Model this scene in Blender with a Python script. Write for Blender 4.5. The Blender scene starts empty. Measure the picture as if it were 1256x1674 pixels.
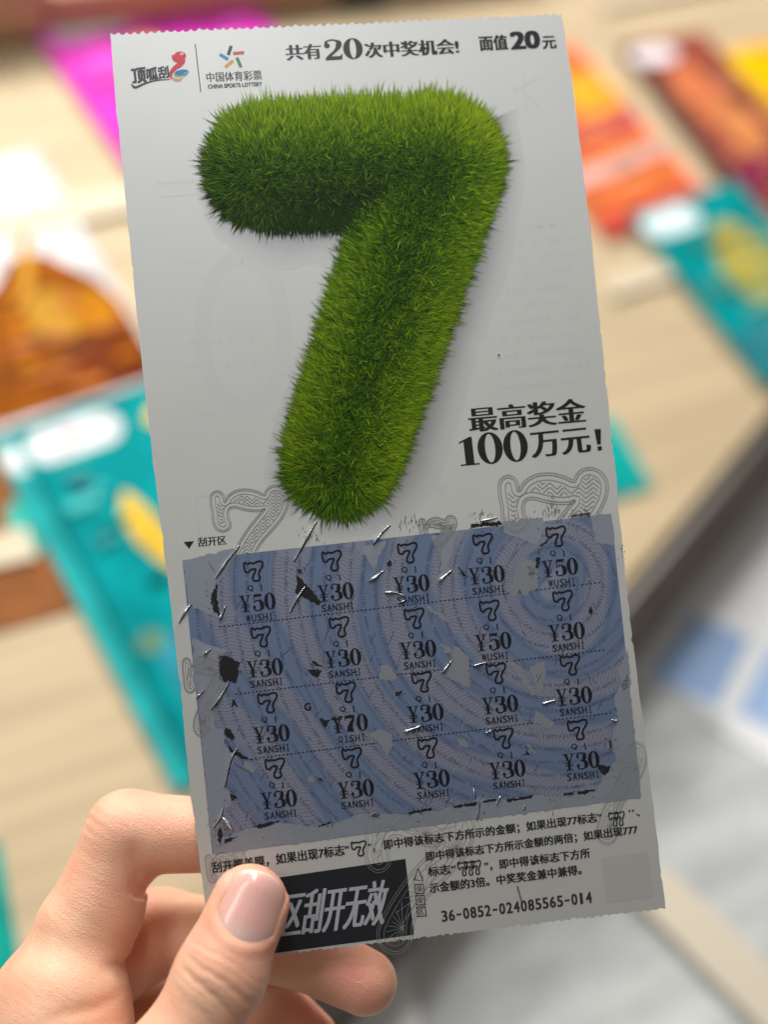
import bpy, math, random
import numpy as np
from mathutils import Matrix, Vector
from mathutils.geometry import tessellate_polygon

rng = np.random.default_rng(7)
random.seed(7)
SC = bpy.context.scene
COL = SC.collection

# ------------------------------------------------------------------ camera, lamps, exposure
F_PX, CX, CY = 2020.0, 628.0, 837.0          # lens in pixels of the 1256 x 1674 photograph


def nrm(v):
    v = np.asarray(v, float)
    return v / np.linalg.norm(v)


# the sloping wooden display behind the hand, as a plane n.X = 1 seen from the lens (x right, y down, z ahead)
PLN = np.array([-0.404, 0.909, 1.526])
BOARD_D = 1.0 / np.linalg.norm(PLN)
BN = -nrm(PLN)                                # points to the viewer
p1 = np.array([(300 - CX) / F_PX, (640 - CY) / F_PX, 1.0]); p1 /= PLN @ p1
p2 = np.array([(700 - CX) / F_PX, (543 - CY) / F_PX, 1.0]); p2 /= PLN @ p2
BU = nrm(p2 - p1)
BV = np.cross(BN, BU)                         # up the slope
SLOPE = math.radians(25)
UPC = math.cos(SLOPE) * BN + math.sin(SLOPE) * BV
FWD = np.array([0, 0, 1.0]); FWD = nrm(FWD - UPC * (FWD @ UPC))
RGT = np.cross(FWD, UPC)
RW = np.stack([RGT, FWD, UPC])                # lens coordinates -> world
CAM_POS = np.array([0, 0, 1.30])


def to_world(p):
    return np.asarray(p, float) @ RW.T + CAM_POS


cam_d = bpy.data.cameras.new("camera")
cam = bpy.data.objects.new("camera", cam_d)
COL.objects.link(cam)
SC.camera = cam
cam_d.sensor_fit = 'VERTICAL'
cam_d.sensor_height = 24.0
cam_d.lens = 24.0 * F_PX / 1674.0
cam_d.clip_start = 0.01
cam_d.clip_end = 50
m = Matrix.Identity(4)
for i in range(3):
    m[i][0], m[i][1], m[i][2] = RW[i][0], -RW[i][1], -RW[i][2]
    m[i][3] = CAM_POS[i]
cam.matrix_world = m
cam_d.dof.use_dof = True
cam_d.dof.focus_distance = 0.2735
cam_d.dof.aperture_fstop = cam_d.lens / 10.0
cam_d.dof.aperture_blades = 0

world = bpy.data.worlds.new("World")
SC.world = world
world.use_nodes = True
bg = world.node_tree.nodes["Background"]
bg.inputs[0].default_value = (1.0, 0.93, 0.815, 1)
bg.inputs[1].default_value = 0.188


def area(name, loc, target, sx, sy, power, color):
    d = bpy.data.lights.new(name, 'AREA')
    d.shape = 'RECTANGLE'; d.size = sx; d.size_y = sy; d.energy = power; d.color = color
    o = bpy.data.objects.new(name, d)
    COL.objects.link(o)
    o.location = loc
    o.rotation_euler = (Vector(target) - Vector(loc)).to_track_quat('-Z', 'Y').to_euler()
    return o


# a ceiling panel beyond the ticket, an added unseen strip grading the light down the ticket, a far row of tubes behind the viewer
area("ceiling_lamp", (0.10, 1.35, 2.55), (0.0, 0.60, 0.9), 1.3, 0.5, 32, (1.0, 0.955, 0.89))
added_strip_at = to_world([-0.055, -0.115, 0.262]) + np.array([0, -0.03, 0.25])
area("added_strip_light", added_strip_at, to_world([-0.01, -0.06, 0.29]), 0.20, 0.05, 0.84, (0.93, 0.97, 1.0))
side_at = to_world([-0.02, 0.0, 0.285] + 1.0 * nrm([-0.45, -0.89, 0.045]))
area("side_lamp", side_at, to_world([-0.02, 0.05, 0.29]), 0.26, 0.26, 8.6, (1.0, 0.94, 0.86))
area("ceiling_lamp", (-0.75, -0.25, 2.5), (0.0, 0.40, 1.0), 0.14, 0.9, 5, (1.0, 0.97, 0.93))

SC.view_settings.view_transform = 'Standard'
SC.view_settings.look = 'None'
SC.view_settings.exposure = 0
SC.view_settings.gamma = 1
SC.render.engine = 'CYCLES'
SC.cycles.use_denoising = True
SC.cycles.max_bounces = 8
SC.cycles.sample_clamp_indirect = 4


# ------------------------------------------------------------------ materials
def srgb(r, g, b):
    f = lambda c: (c / 255 / 12.92) if c / 255 <= 0.04045 else ((c / 255 + 0.055) / 1.055) ** 2.4
    return (f(r), f(g), f(b))


def mat(name, color, rough=0.5, spec=0.5, metal=0.0, noise=None, bump=None, sss=None, attr=None, coat=0.0):
    M = bpy.data.materials.new(name)
    M.use_nodes = True
    nt = M.node_tree
    b = nt.nodes["Principled BSDF"]
    b.inputs["Roughness"].default_value = rough
    b.inputs["Specular IOR Level"].default_value = spec
    b.inputs["Metallic"].default_value = metal
    b.inputs["Coat Weight"].default_value = coat
    b.inputs["Base Color"].default_value = (*color, 1)
    src = None
    if attr:
        a = nt.nodes.new("ShaderNodeAttribute"); a.attribute_name = attr
        src = a.outputs["Color"]
    if noise:
        scale, amount, stretch = noise
        tc = nt.nodes.new("ShaderNodeTexCoord")
        mp = nt.nodes.new("ShaderNodeMapping"); mp.inputs["Scale"].default_value = stretch
        n = nt.nodes.new("ShaderNodeTexNoise"); n.inputs["Scale"].default_value = scale
        n.inputs["Detail"].default_value = 6
        nt.links.new(tc.outputs["Object"], mp.inputs[0]); nt.links.new(mp.outputs[0], n.inputs["Vector"])
        mr = nt.nodes.new("ShaderNodeMapRange")
        mr.inputs["From Min"].default_value = 0.25; mr.inputs["From Max"].default_value = 0.75
        mr.inputs["To Min"].default_value = 1 - amount; mr.inputs["To Max"].default_value = 1 + amount
        nt.links.new(n.outputs["Fac"], mr.inputs["Value"])
        vm = nt.nodes.new("ShaderNodeVectorMath"); vm.operation = 'SCALE'
        if src: nt.links.new(src, vm.inputs[0])
        else: vm.inputs[0].default_value = color
        nt.links.new(mr.outputs[0], vm.inputs["Scale"])
        src = vm.outputs[0]
    if src: nt.links.new(src, b.inputs["Base Color"])
    if bump:
        scale, dist, kind = bump
        tc = nt.nodes.new("ShaderNodeTexCoord")
        if kind == 'skin':
            # fine cells, plus creases running across the fingers
            n = nt.nodes.new("ShaderNodeTexVoronoi"); n.feature = 'DISTANCE_TO_EDGE'; n.inputs["Scale"].default_value = scale
            mp = nt.nodes.new("ShaderNodeMapping"); mp.inputs["Scale"].default_value = (1, 1.5, 1)
            nt.links.new(tc.outputs["Object"], mp.inputs[0]); nt.links.new(mp.outputs[0], n.inputs["Vector"])
            ax = nrm(RW @ np.array([0.42, -0.90, 0.05])); sx = nrm(np.cross(ax, RW @ np.array([0, 0, 1.0]))); sz = np.cross(ax, sx)
            def along(v, sc):
                dn = nt.nodes.new("ShaderNodeVectorMath"); dn.operation = 'DOT_PRODUCT'; dn.inputs[1].default_value = tuple(v * sc)
                nt.links.new(tc.outputs["Object"], dn.inputs[0]); return dn.outputs["Value"]
            cb = nt.nodes.new("ShaderNodeCombineXYZ")
            for q, (v, sc) in enumerate(((ax, 900.0), (sx, 170.0), (sz, 170.0))): nt.links.new(along(v, sc), cb.inputs[q])
            n2 = nt.nodes.new("ShaderNodeTexNoise"); n2.inputs["Scale"].default_value = 1.0; n2.inputs["Detail"].default_value = 4
            nt.links.new(cb.outputs[0], n2.inputs["Vector"])
            ad = nt.nodes.new("ShaderNodeMath"); ad.operation = 'MULTIPLY_ADD'; ad.inputs[1].default_value = 0.9
            nt.links.new(n2.outputs["Fac"], ad.inputs[0]); nt.links.new(n.outputs["Distance"], ad.inputs[2])
            out = ad.outputs[0]
        elif kind == 'nail':
            ax = nrm(RW @ np.array([0.42, -0.90, 0.05])); sx = nrm(np.cross(ax, RW @ np.array([0, 0, 1.0])))
            cb = nt.nodes.new("ShaderNodeCombineXYZ")
            for q, (v, sc) in enumerate(((ax, 60.0), (sx, 1500.0))):
                dn = nt.nodes.new("ShaderNodeVectorMath"); dn.operation = 'DOT_PRODUCT'; dn.inputs[1].default_value = tuple(v * sc)
                nt.links.new(tc.outputs["Object"], dn.inputs[0]); nt.links.new(dn.outputs["Value"], cb.inputs[q])
            n = nt.nodes.new("ShaderNodeTexNoise"); n.inputs["Scale"].default_value = 1.0; n.inputs["Detail"].default_value = 2
            nt.links.new(cb.outputs[0], n.inputs["Vector"])
            out = n.outputs["Fac"]
        else:
            n = nt.nodes.new("ShaderNodeTexNoise"); n.inputs["Scale"].default_value = scale; n.inputs["Detail"].default_value = 5
            nt.links.new(tc.outputs["Object"], n.inputs["Vector"])
            out = n.outputs["Fac"]
        bp = nt.nodes.new("ShaderNodeBump"); bp.inputs["Distance"].default_value = dist
        bp.inputs["Strength"].default_value = 0.5
        nt.links.new(out, bp.inputs["Height"]); nt.links.new(bp.outputs[0], b.inputs["Normal"])
    if sss:
        b.inputs["Subsurface Weight"].default_value = sss
        b.inputs["Subsurface Radius"].default_value = (1.0, 0.32, 0.18)
        b.inputs["Subsurface Scale"].default_value = 0.0035
    return M


MAT_PAPER = mat("coated_paper", (0.51, 0.51, 0.492), rough=0.42, spec=0.35, noise=(60, 0.018, (1, 1, 1)), bump=(700, 0.00002, 'noise'))
MAT_INK = mat("print_ink", (0.1, 0.1, 0.1), rough=0.45, spec=0.3, attr="Col")
MAT_GRASS = mat("grass_print", (0.1, 0.1, 0.1), rough=0.6, spec=0.12, attr="Col")
MAT_COATING = mat("scratch_coating", (0.5, 0.5, 0.6), rough=0.34, spec=0.6, attr="Col", noise=(900, 0.05, (1, 1, 1)), bump=(1500, 0.00002, 'noise'))
MAT_FOIL = mat("curled_film", (0.74, 0.76, 0.80), rough=0.26, metal=0.85)
MAT_SKIN = mat("skin", (0.6, 0.36, 0.26), rough=0.47, spec=0.42, attr="Col", noise=(95, 0.07, (1, 1, 1)), bump=(1300, 0.00027, 'skin'), sss=0.32)
MAT_NAIL = mat("nail", (0.66, 0.38, 0.34), rough=0.22, spec=0.6, attr="Col", sss=0.2, coat=0.3, bump=(1, 0.00010, 'nail'))
MAT_WOOD = mat("pale_wood", (0.535, 0.425, 0.275), rough=0.55, spec=0.3, noise=(9, 0.17, (0.7, 9, 9)))
MAT_WOOD_L = mat("pale_wood_edge", (0.66, 0.575, 0.43), rough=0.5, spec=0.3, noise=(9, 0.06, (1, 9, 9)))
MAT_BROWN = mat("brown_wood", (0.52, 0.29, 0.18), rough=0.5, spec=0.3, noise=(5, 0.2, (1, 6, 6)))
MAT_DARK = mat("dark_lacquer", (0.034, 0.026, 0.022), rough=0.34, spec=0.6, noise=(30, 0.2, (1, 1, 1)))
MAT_NAVY = mat("dark_cloth", (0.015, 0.018, 0.028), rough=0.8)
MAT_GLASS = mat("counter_glass", (0.60, 0.63, 0.65), rough=0.2, spec=0.6, noise=(14, 0.35, (1, 2.5, 1)))
MAT_CREAM = mat("cream_trim", (0.74, 0.675, 0.55), rough=0.5)
MAT_SHEET = mat("white_sheet", (0.90, 0.92, 0.95), rough=0.6)
MAT_BLUE = mat("blue_print", (0.36, 0.53, 0.84), rough=0.6)
MAT_CARD = mat("card_print", (0.5, 0.5, 0.5), rough=0.5, spec=0.03, attr="Col", noise=(42, 0.30, (1, 1, 1)))


# ------------------------------------------------------------------ object helpers
def tag(o, label=None, cat=None, group=None, kind=None):
    if label: o["label"] = label
    if cat: o["category"] = cat
    if group: o["group"] = group
    if kind: o["kind"] = kind
    return o


def mesh_obj(name, verts, faces, material, parent=None, colors=None, smooth=False, matrix=None):
    me = bpy.data.meshes.new(name)
    verts = np.asarray(verts, np.float32)
    me.from_pydata(verts.tolist(), [], faces if isinstance(faces, list) else faces.tolist())
    me.update()
    if colors is not None:
        at_ = me.color_attributes.new("Col", 'FLOAT_COLOR', 'POINT')
        c = np.ones((len(verts), 4), np.float32); c[:, :3] = colors
        at_.data.foreach_set("color", c.ravel())
    if smooth: me.polygons.foreach_set("use_smooth", [True] * len(me.polygons))
    me.materials.append(material)
    o = bpy.data.objects.new(name, me)
    COL.objects.link(o)
    if parent: o.parent = parent
    if matrix is not None: o.matrix_world = matrix
    return o


def empty(name, matrix):
    o = bpy.data.objects.new(name, None)
    o.empty_display_size = 0.02
    COL.objects.link(o)
    o.matrix_world = matrix
    return o


def frame(origin, ex, ey, ez):
    M = Matrix.Identity(4)
    for i in range(3):
        M[i][0], M[i][1], M[i][2], M[i][3] = ex[i], ey[i], ez[i], origin[i]
    return M


# ------------------------------------------------------------------ the sloping display and what lies on it
U_W, V_W, N_W = RW @ BU, RW @ BV, RW @ BN


def board(px, py, h=0.0):
    """where the sight line of a photo point meets the display plane raised by h -> (u, v, h) on the board"""
    r = np.array([(px - CX) / F_PX, (py - CY) / F_PX, 1.0])
    t = (-BOARD_D + h) / (r @ BN)
    X = r * t
    return np.array([X @ BU, X @ BV, h])


def bworld(u, v, h):
    return to_world(u * BU + v * BV + (-BOARD_D + h) * BN)


BOARD_M = frame(bworld(0, 0, 0), U_W, V_W, N_W)      # board coordinates: u along the ledges, v up the slope, h off the wood


def prism(pts, h0, h1, bevel=0.0):
    """closed slab over a polygon (u, v), its top edge bevelled"""
    pts = np.asarray(pts, float)[:, :2]
    n = len(pts)
    if sum(pts[i][0] * pts[(i + 1) % n][1] - pts[(i + 1) % n][0] * pts[i][1] for i in range(n)) < 0:
        pts = pts[::-1]
    rings = [(pts, h0)]
    if bevel > 0:
        nxt, prv = np.roll(pts, -1, 0) - pts, pts - np.roll(pts, 1, 0)
        a = nxt / np.linalg.norm(nxt, axis=1)[:, None]; b = prv / np.linalg.norm(prv, axis=1)[:, None]
        nn = np.stack([-(a + b)[:, 1], (a + b)[:, 0]], 1)
        nn /= np.maximum(np.linalg.norm(nn, axis=1)[:, None], 1e-6)
        for k in range(4):
            th = k / 3 * math.pi / 2
            rings.append((pts + nn * bevel * (1 - math.cos(th)), h1 - bevel + bevel * math.sin(th)))
    else:
        rings.append((pts, h1))
    V, Fc = [], []
    for P, h in rings: V += [(p[0], p[1], h) for p in P]
    for r in range(len(rings) - 1):
        for i in range(n):
            j = (i + 1) % n
            Fc.append((r * n + i, r * n + j, (r + 1) * n + j, (r + 1) * n + i))
    Fc.append(tuple(range(n))[::-1])
    o = (len(rings) - 1) * n
    Fc.append(tuple(o + i for i in range(n)))
    return V, Fc


def slab(name, pts, h0, h1, material, bevel=0.0, parent=None):
    pts = np.asarray(pts, float)[:, :2]
    c = pts.mean(0)
    V, Fc = prism(pts - c, 0, h1 - h0, bevel)
    o = mesh_obj(name, V, Fc, material)
    L = Matrix.Translation((c[0], c[1], h0))
    if parent: o.parent = parent; o.matrix_parent_inverse = Matrix.Identity(4); o.matrix_basis = parent.matrix_world.inverted() @ BOARD_M @ L
    else: o.matrix_world = BOARD_M @ L
    return o


def bp(lst, h=0.0):
    return [board(x, y, h)[:2] for x, y in lst]


# wooden slope, cut along its right-hand edge
e0, e1 = board(1330, 590)[:2], board(480, 1610)[:2]
ed = nrm(e0 - e1)
top_v = board(628, 4)[1]
right_top = e0 + ed * ((top_v - e0[1]) / ed[1])
low = e1 - ed * 0.35
slope_pts = [(-1.1, low[1]), low, right_top, (-1.1, top_v)]
wood = slab("wooden_counter", slope_pts, -0.035, 0.0, MAT_WOOD, 0.002)
tag(wood, kind="structure")
COUNTER_H = -0.038
glass = slab("glass_counter", [(-1.2, low[1] - 0.35), (1.3, low[1] - 0.35), (1.3, top_v + .1), (-1.2, top_v + .1)], COUNTER_H - 0.03, COUNTER_H, MAT_GLASS)
tag(glass, kind="structure")

# dark rounded rail along the cut edge
nrm_e = np.array([ed[1], -ed[0]])
ra, rb = e1 - ed * 0.10, right_top
q = [ra + nrm_e * 0.002, ra + nrm_e * 0.029, rb + nrm_e * 0.029, rb + nrm_e * 0.002]
rail = slab("edge_rail", q, COUNTER_H, 0.010, MAT_DARK, 0.008)
tag(rail, "dark brown rounded rail running diagonally along the wooden counter edge", "rail")


def ledge(a, b, w, h, label):
    pa, pb = board(*a)[:2], board(*b)[:2]
    d = nrm(pb - pa); n = np.array([-d[1], d[0]])
    o = slab("wooden_ledge", [pa, pb, pb + n * w, pa + n * w], 0.0, h, MAT_WOOD_L, 0.0012)
    tag(o, label, "ledge", "pale ledges between the ticket rows")
    return o


ledge((-260, 455), (420, 305), 0.020, 0.004, "pale ledge below the magenta ticket at upper left")
ledge((-330, 1010), (60, 918), 0.018, 0.004, "pale ledge beside the left teal tickets, under the brown ticket")
ledge((1000, 492), (1300, 395), 0.016, 0.004, "pale ledge under the orange and red striped ticket at right")
ledge((985, 20), (1420, -70), 0.014, 0.005, "pale ledge above the yellow ticket at upper right")

# brown boards behind the top of the slope
zr = top_v + 0.004
for (x0, x1, hh, mt, lab, nm, ct) in (
        (-420, 47, 0.10, MAT_BROWN, "brown wooden block behind the counter at far upper left", "wooden_block", "block"),
        (55, 545, 0.085, MAT_BROWN, "brown wooden block behind the top of the magenta ticket", "wooden_block", "block"),
        (552, 640, 0.09, MAT_NAVY, "dark navy case between the brown wooden blocks at the top", "dark_case", "case"),
        (648, 905, 0.085, MAT_BROWN, "brown wooden block behind the top edge of the scratch ticket", "wooden_block", "block")):
    a, b = board(x0, 4)[0], board(x1, 4)[0]
    o = slab(nm, [(a, zr), (b, zr), (b, zr + 0.12), (a, zr + 0.12)], COUNTER_H, hh - 0.055, mt, 0.006)
    tag(o, lab, ct, "blocks behind the counter" if nm == "wooden_block" else None)


# ---- printed cards lying on the slope
class Card:
    """a lottery ticket on the display: an Empty carrying a card and its printed areas"""
    def __init__(self, label, tl, tr, length, h, color, group=None, name="lottery_ticket", thick=0.0006):
        a, b = board(*tl, h)[:2], board(*tr, h)[:2]
        self.a, self.d, self.w = a, nrm(b - a), np.linalg.norm(b - a)
        self.n = np.array([self.d[1], -self.d[0]])      # down the ticket
        self.l, self.h = length, h + thick
        self.m = BOARD_M @ frame((a[0], a[1], h), (self.d[0], self.d[1], 0), (-self.n[0], -self.n[1], 0), (0, 0, 1))
        self.root = tag(empty(name, self.m), label, "ticket" if name == "lottery_ticket" else "sheet", group)
        V, Fc = prism([(0, 0), (self.w, 0), (self.w, -length), (0, -length)], 0, thick)
        self.t = thick; self.k = 0
        self.put("card", V, Fc, color)

    def put(self, name, V, Fc, color):
        o = mesh_obj(name, V, Fc, MAT_CARD, colors=np.tile(np.array(color, float), (len(V), 1)))
        o.parent = self.root
        return o

    def shape(self, name, pts, color):
        """printed area, corners as fractions of width and length"""
        self.k += 1
        V, Fc = prism([(x * self.w, -y * self.l) for x, y in pts], self.t, self.t + 0.00008 * self.k)
        return self.put(name, V, Fc, color)

    def speckle(self, n, base, x0=.06, y0=.2, x1=.94, y1=.95):
        """dense small print, mixed tones of the card's own colour"""
        for _ in range(n):
            x, y = rng.uniform(x0, x1 - .1), rng.uniform(y0, y1 - .04)
            w, h_ = rng.uniform(.05, min(.28, x1 - x)), rng.uniform(.008, .035)
            f = rng.choice([.45, .7, 1.35, 1.8])
            colr = np.clip(np.array(base) * f + rng.uniform(-.02, .06, 3), 0.003, .85)
            self.shape("printed_patch", [(x, y), (x + w, y), (x + w, y + h_), (x, y + h_)], colr)

    def pill(self, x0, y0, x1, y1, color, name="logo_panel"):
        r = (y1 - y0) / 2 * self.l / self.w; cy = (y0 + y1) / 2
        pts = []
        for k in range(24):
            a = 2 * math.pi * k / 24
            pts.append(((x1 - r if math.cos(a) > 0 else x0 + r) + r * math.cos(a), cy + (y1 - y0) / 2 * math.sin(a)))
        return self.shape(name, pts, color)

    def stroke(self, name, path, width, color):
        P = np.array([(x * self.w, y * self.l) for x, y in path])
        t = np.gradient(P, axis=0); t /= np.linalg.norm(t, axis=1)[:, None]
        n = np.stack([-t[:, 1], t[:, 0]], 1)
        k = np.linspace(0, 1, len(P)); ww = width * self.w * np.sqrt(np.maximum(0.02, 1 - (2 * k - 1) ** 4)) / 2
        poly = np.concatenate([P + n * ww[:, None], (P - n * ww[:, None])[::-1]])
        return self.shape(name, [(p[0] / self.w, p[1] / self.l) for p in poly], color)


def arc(cx, cy, rx, ry, a0, a1, n=24):
    return [(cx + rx * math.cos(math.radians(a)), cy + ry * math.sin(math.radians(a))) for a in np.linspace(a0, a1, n)]


TEAL, WHITE, YEL = (0.0, 0.255, 0.275), (0.76, 0.77, 0.79), (0.72, 0.47, 0.05)
GRP = "lottery tickets laid out on the counter"

c = Card("magenta ticket with white logo panel at upper left behind the scratch ticket", (42, 34), (375, -40), 0.205, 0.0045, (0.66, 0.045, 0.47), GRP)
c.shape("light_top", [(0, 0), (1, 0), (1, .1), (0, .15)], (0.78, 0.13, 0.58))
c.pill(.06, .03, .42, .13, WHITE)
c.pill(.70, .03, .97, .11, (.8, .7, .85), "price_panel")
c.shape("printed_flame", arc(.40, .34, .13, .17, 0, 360), (0.85, 0.32, 0.10))
c.shape("printed_flame", arc(.52, .40, .2, .13, 0, 360), (0.85, 0.45, 0.05))
c.shape("printed_band", [(0, .62), (1, .62), (1, .8), (0, .8)], (0.50, 0.04, 0.42))

c.speckle(16, (0.55, .08, .42))
c = Card("white ticket with amber brown swirl artwork at left edge", (-270, 322), (58, 246), 0.175, 0.0025, (0.70, 0.73, 0.77), GRP)
c.shape("printed_swirl", [(-.0, .98), (0, .50), (.3, .56), (.48, .50), (.60, .41), (.76, .42), (.93, .57), (.985, .68), (.985, .985)], (0.26, 0.070, 0.004))
c.shape("printed_swirl", arc(.66, .66, .13, .10, 0, 360), (0.50, 0.26, 0.03))
c.shape("printed_swirl", [(.6, .80), (.8, .72), (.985, .86), (.985, .985), (.5, .985)], (0.15, 0.030, 0.006))
c.shape("printed_glow", arc(.84, .68, .11, .09, 0, 360), (0.47, 0.18, 0.005))
c.stroke("printed_curl", [(.50, .60), (.60, .54), (.66, .45), (.70, .36), (.78, .27)], .06, (0.55, 0.28, 0.03))

c.speckle(14, (.32, .10, .01), .3, .62, .97, .97)
c = Card("brown ticket with teal dot at left edge under the teal tickets", (-260, 792), (30, 722), 0.098, 0.0008, (0.26, 0.10, 0.035), GRP)
c.shape("printed_dot", arc(.86, .50, .08, .17, 0, 360), (0.05, 0.45, 0.38))

c = Card("teal ticket with white logo panel, lower one of the overlapping left pair", (-16, 722), (330, 603), 0.203, 0.0032, (0.02, 0.36, 0.37), GRP)
c.pill(.005, .03, .28, .12, WHITE)
c = Card("teal ticket with yellow numeral artwork, upper one of the overlapping left pair", (14, 708), (356, 590), 0.203, 0.0042, TEAL, GRP)
c.pill(.03, .025, .45, .125, WHITE)
c.shape("printed_mark", arc(.24, .07, .05, .018, 0, 360), (0.75, 0.30, 0.32))
c.stroke("printed_numeral", [(.31, .27), (.30, .33), (.315, .40), (.35, .46), (.41, .52), (.50, .555), (.62, .55), (.70, .50)], .14, YEL)
c.stroke("printed_numeral", [(.56, .32), (.55, .36), (.58, .40), (.64, .42)], .11, YEL)
c.stroke("printed_numeral", [(.62, .06), (.60, .10), (.62, .15)], .12, YEL)
c.shape("play_area", [(.10, .66), (.97, .62), (.97, .97), (.10, .97)], (0.03, 0.27, 0.36))
c.shape("printed_spot", arc(.36, .63, .08, .035, 0, 360), (0.17, 0.28, 0.17))
c.shape("printed_spot", arc(.10, .66, .06, .03, 0, 360), (0.12, 0.24, 0.16))
c.shape("printed_spot", arc(.60, .68, .05, .025, 0, 360), (0.30, 0.42, 0.20))
c.shape("fold_line", [(0, .15), (.022, .15), (.022, .97), (0, .97)], (0.002, 0.12, 0.14))

c.speckle(14, (.03, .24, .30), .1, .62); c.speckle(8, (.02, .26, .27), .05, .15, .3, .6)
c = Card("teal ticket with white panel at the lower left corner beside the hand", (-330, 1452), (-2, 1374), 0.16, 0.001, (0.01, 0.32, 0.27), GRP)
c.pill(.45, .30, .97, .62, WHITE)

c = Card("orange ticket with red and white stripes beside the scratch ticket's upper right edge", (770, 118), (946, 70), 0.160, 0.0040, (0.74, 0.17, 0.05), GRP)
c.shape("printed_glow", arc(.78, .30, .24, .14, 0, 360), (0.83, 0.40, 0.03))
c.shape("printed_stripe", [(0, .44), (1, .40), (1, .52), (0, .56)], (0.48, 0.07, 0.09))
c.shape("printed_stripe", [(0, .665), (1, .625), (1, .70), (0, .74)], (0.68, 0.45, 0.42))
c.shape("printed_stripe", [(0, .90), (1, .88), (1, 1), (0, 1)], (0.58, 0.07, 0.05))
c.shape("pale_edge", [(.955, 0), (1, 0), (1, .97), (.955, .97)], (0.72, 0.50, 0.38))

c.speckle(16, (.66, .20, .06), .05, .15)
c = Card("maroon and orange figure ticket with small white panel at upper right", (1010, 78), (1150, 52), 0.175, 0.0030, (0.30, 0.07, 0.05), GRP)
c.shape("dark_edge", [(0, 0), (.16, 0), (.16, .95), (0, .95)], (0.10, 0.055, 0.045))
c.pill(.05, .03, .55, .13, (.75, .72, .78))
c.shape("printed_figure", arc(.46, .34, .22, .20, 0, 360), (0.62, 0.19, 0.075))
c.shape("printed_figure", arc(.60, .55, .20, .16, 0, 360), (0.66, 0.25, 0.09))
c.shape("dark_edge", [(.80, .15), (1, .12), (1, .5), (.86, .5)], (0.22, 0.08, 0.06))
c.shape("printed_band", [(.16, .72), (1, .68), (1, .86), (.16, .90)], (0.22, 0.025, 0.07))

c.speckle(18, (.34, .11, .06), .05, .18)
c = Card("bright yellow ticket with red lower band at the upper right corner", (1150, 92), (1330, 52), 0.155, 0.0022, (0.78, 0.36, 0.05), GRP)
c.shape("yellow_panel", [(.15, .04), (1, .04), (1, .38), (.22, .38)], (0.85, 0.52, 0.0))
c.shape("grey_panel", [(.3, .38), (1, .38), (1, .58), (.3, .58)], (0.60, 0.42, 0.14))
c.shape("printed_band", [(0, .80), (1, .76), (1, 1), (0, 1)], (0.55, 0.06, 0.04))
c.shape("pale_edge", [(0, 0), (.10, 0), (.10, .8), (0, .8)], (0.72, 0.47, 0.28))

c.speckle(14, (.70, .38, .05), .12, .1)
c = Card("teal ticket with yellow green artwork and white panel at right", (1030, 352), (1205, 296), 0.145, 0.0062, TEAL, GRP)
c.pill(.02, .03, .50, .17, (.70, .82, .86))
c.shape("printed_figure", arc(.60, .46, .27, .22, 0, 360), (0.36, 0.33, 0.06))
c.shape("printed_figure", arc(.60, .34, .18, .16, 0, 360), (0.42, 0.36, 0.08))
c.shape("play_area", [(.05, .74), (.97, .68), (.97, .97), (.05, .97)], (0.03, 0.21, 0.26))

c.speckle(20, (.10, .24, .18), .05, .22)
c = Card("narrow teal ticket end showing beside the prize headline", (905, 705), (1000, 680), 0.050, 0.0015, (0.005, 0.34, 0.32), GRP)

# ---- sheet of paper and trims lying on the glass
def counter_pts(lst): return [board(x, y, COUNTER_H)[:2] for x, y in lst]


sh_root_pts = counter_pts([(985, 1085), (1330, 690), (1520, 1010), (1330, 1285)])
cc = np.mean(sh_root_pts, 0)
sh = tag(empty("paper_sheet", BOARD_M @ Matrix.Translation((cc[0], cc[1], COUNTER_H))), "white sheet with pale blue printed blocks on the glass counter", "paper sheet")


def on_sheet(name, pts, h0, h1, material):
    V, Fc = prism(np.array(counter_pts(pts)) - cc, h0, h1)
    mesh_obj(name, V, Fc, material, parent=sh)


on_sheet("sheet", [(985, 1085), (1330, 690), (1520, 1010), (1330, 1285)], 0.0002, 0.0012, MAT_SHEET)
on_sheet("printed_block", [(1062, 1108), (1130, 1004), (1226, 1044), (1172, 1156)], 0.0012, 0.0014, MAT_BLUE)
on_sheet("printed_block", [(1204, 1166), (1262, 1056), (1350, 1098), (1300, 1215)], 0.0012, 0.0014, MAT_BLUE)
on_sheet("printed_line", [(1065, 1128), (1075, 1108), (1190, 1180), (1180, 1200)], 0.0012, 0.0013, MAT_GLASS)

for pts, lab in (([(1010, 1450), (1085, 1425), (1340, 1660), (1290, 1740)], "cream strip crossing the glass counter at lower right"),
                 ([(640, 1800), (735, 1800), (600, 1500), (500, 1520)], "cream strip on the glass below the hidden ticket corner")):
    o = slab("cream_strip", counter_pts(pts), COUNTER_H + 0.0003, COUNTER_H + 0.006, MAT_CREAM, 0.001)
    tag(o, lab, "strip", "cream strips on the glass counter")
o = slab("white_card", counter_pts([(470, 1500), (640, 1480), (700, 1780), (430, 1780)]), COUNTER_H + 0.0075, COUNTER_H + 0.009, MAT_SHEET)
tag(o, "plain white card on the counter seen between the fingertips and ticket", "card")

# ------------------------------------------------------------------ the scratch ticket in the hand
T1 = nrm([0.98962349, -0.08195884, 0.09881787])
T2 = np.array([-0.11202059, -0.99572206, 0.01301861]); T2 = nrm(T2 - T1 * (T1 @ T2))
T3 = np.cross(T1, T2)
TO = np.array([0.00157767, -0.00759563, 0.2745779])
BEND, BY0 = 0.30, -0.035


def zbend(y):
    return -BEND * (y - BY0) ** 2


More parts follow.
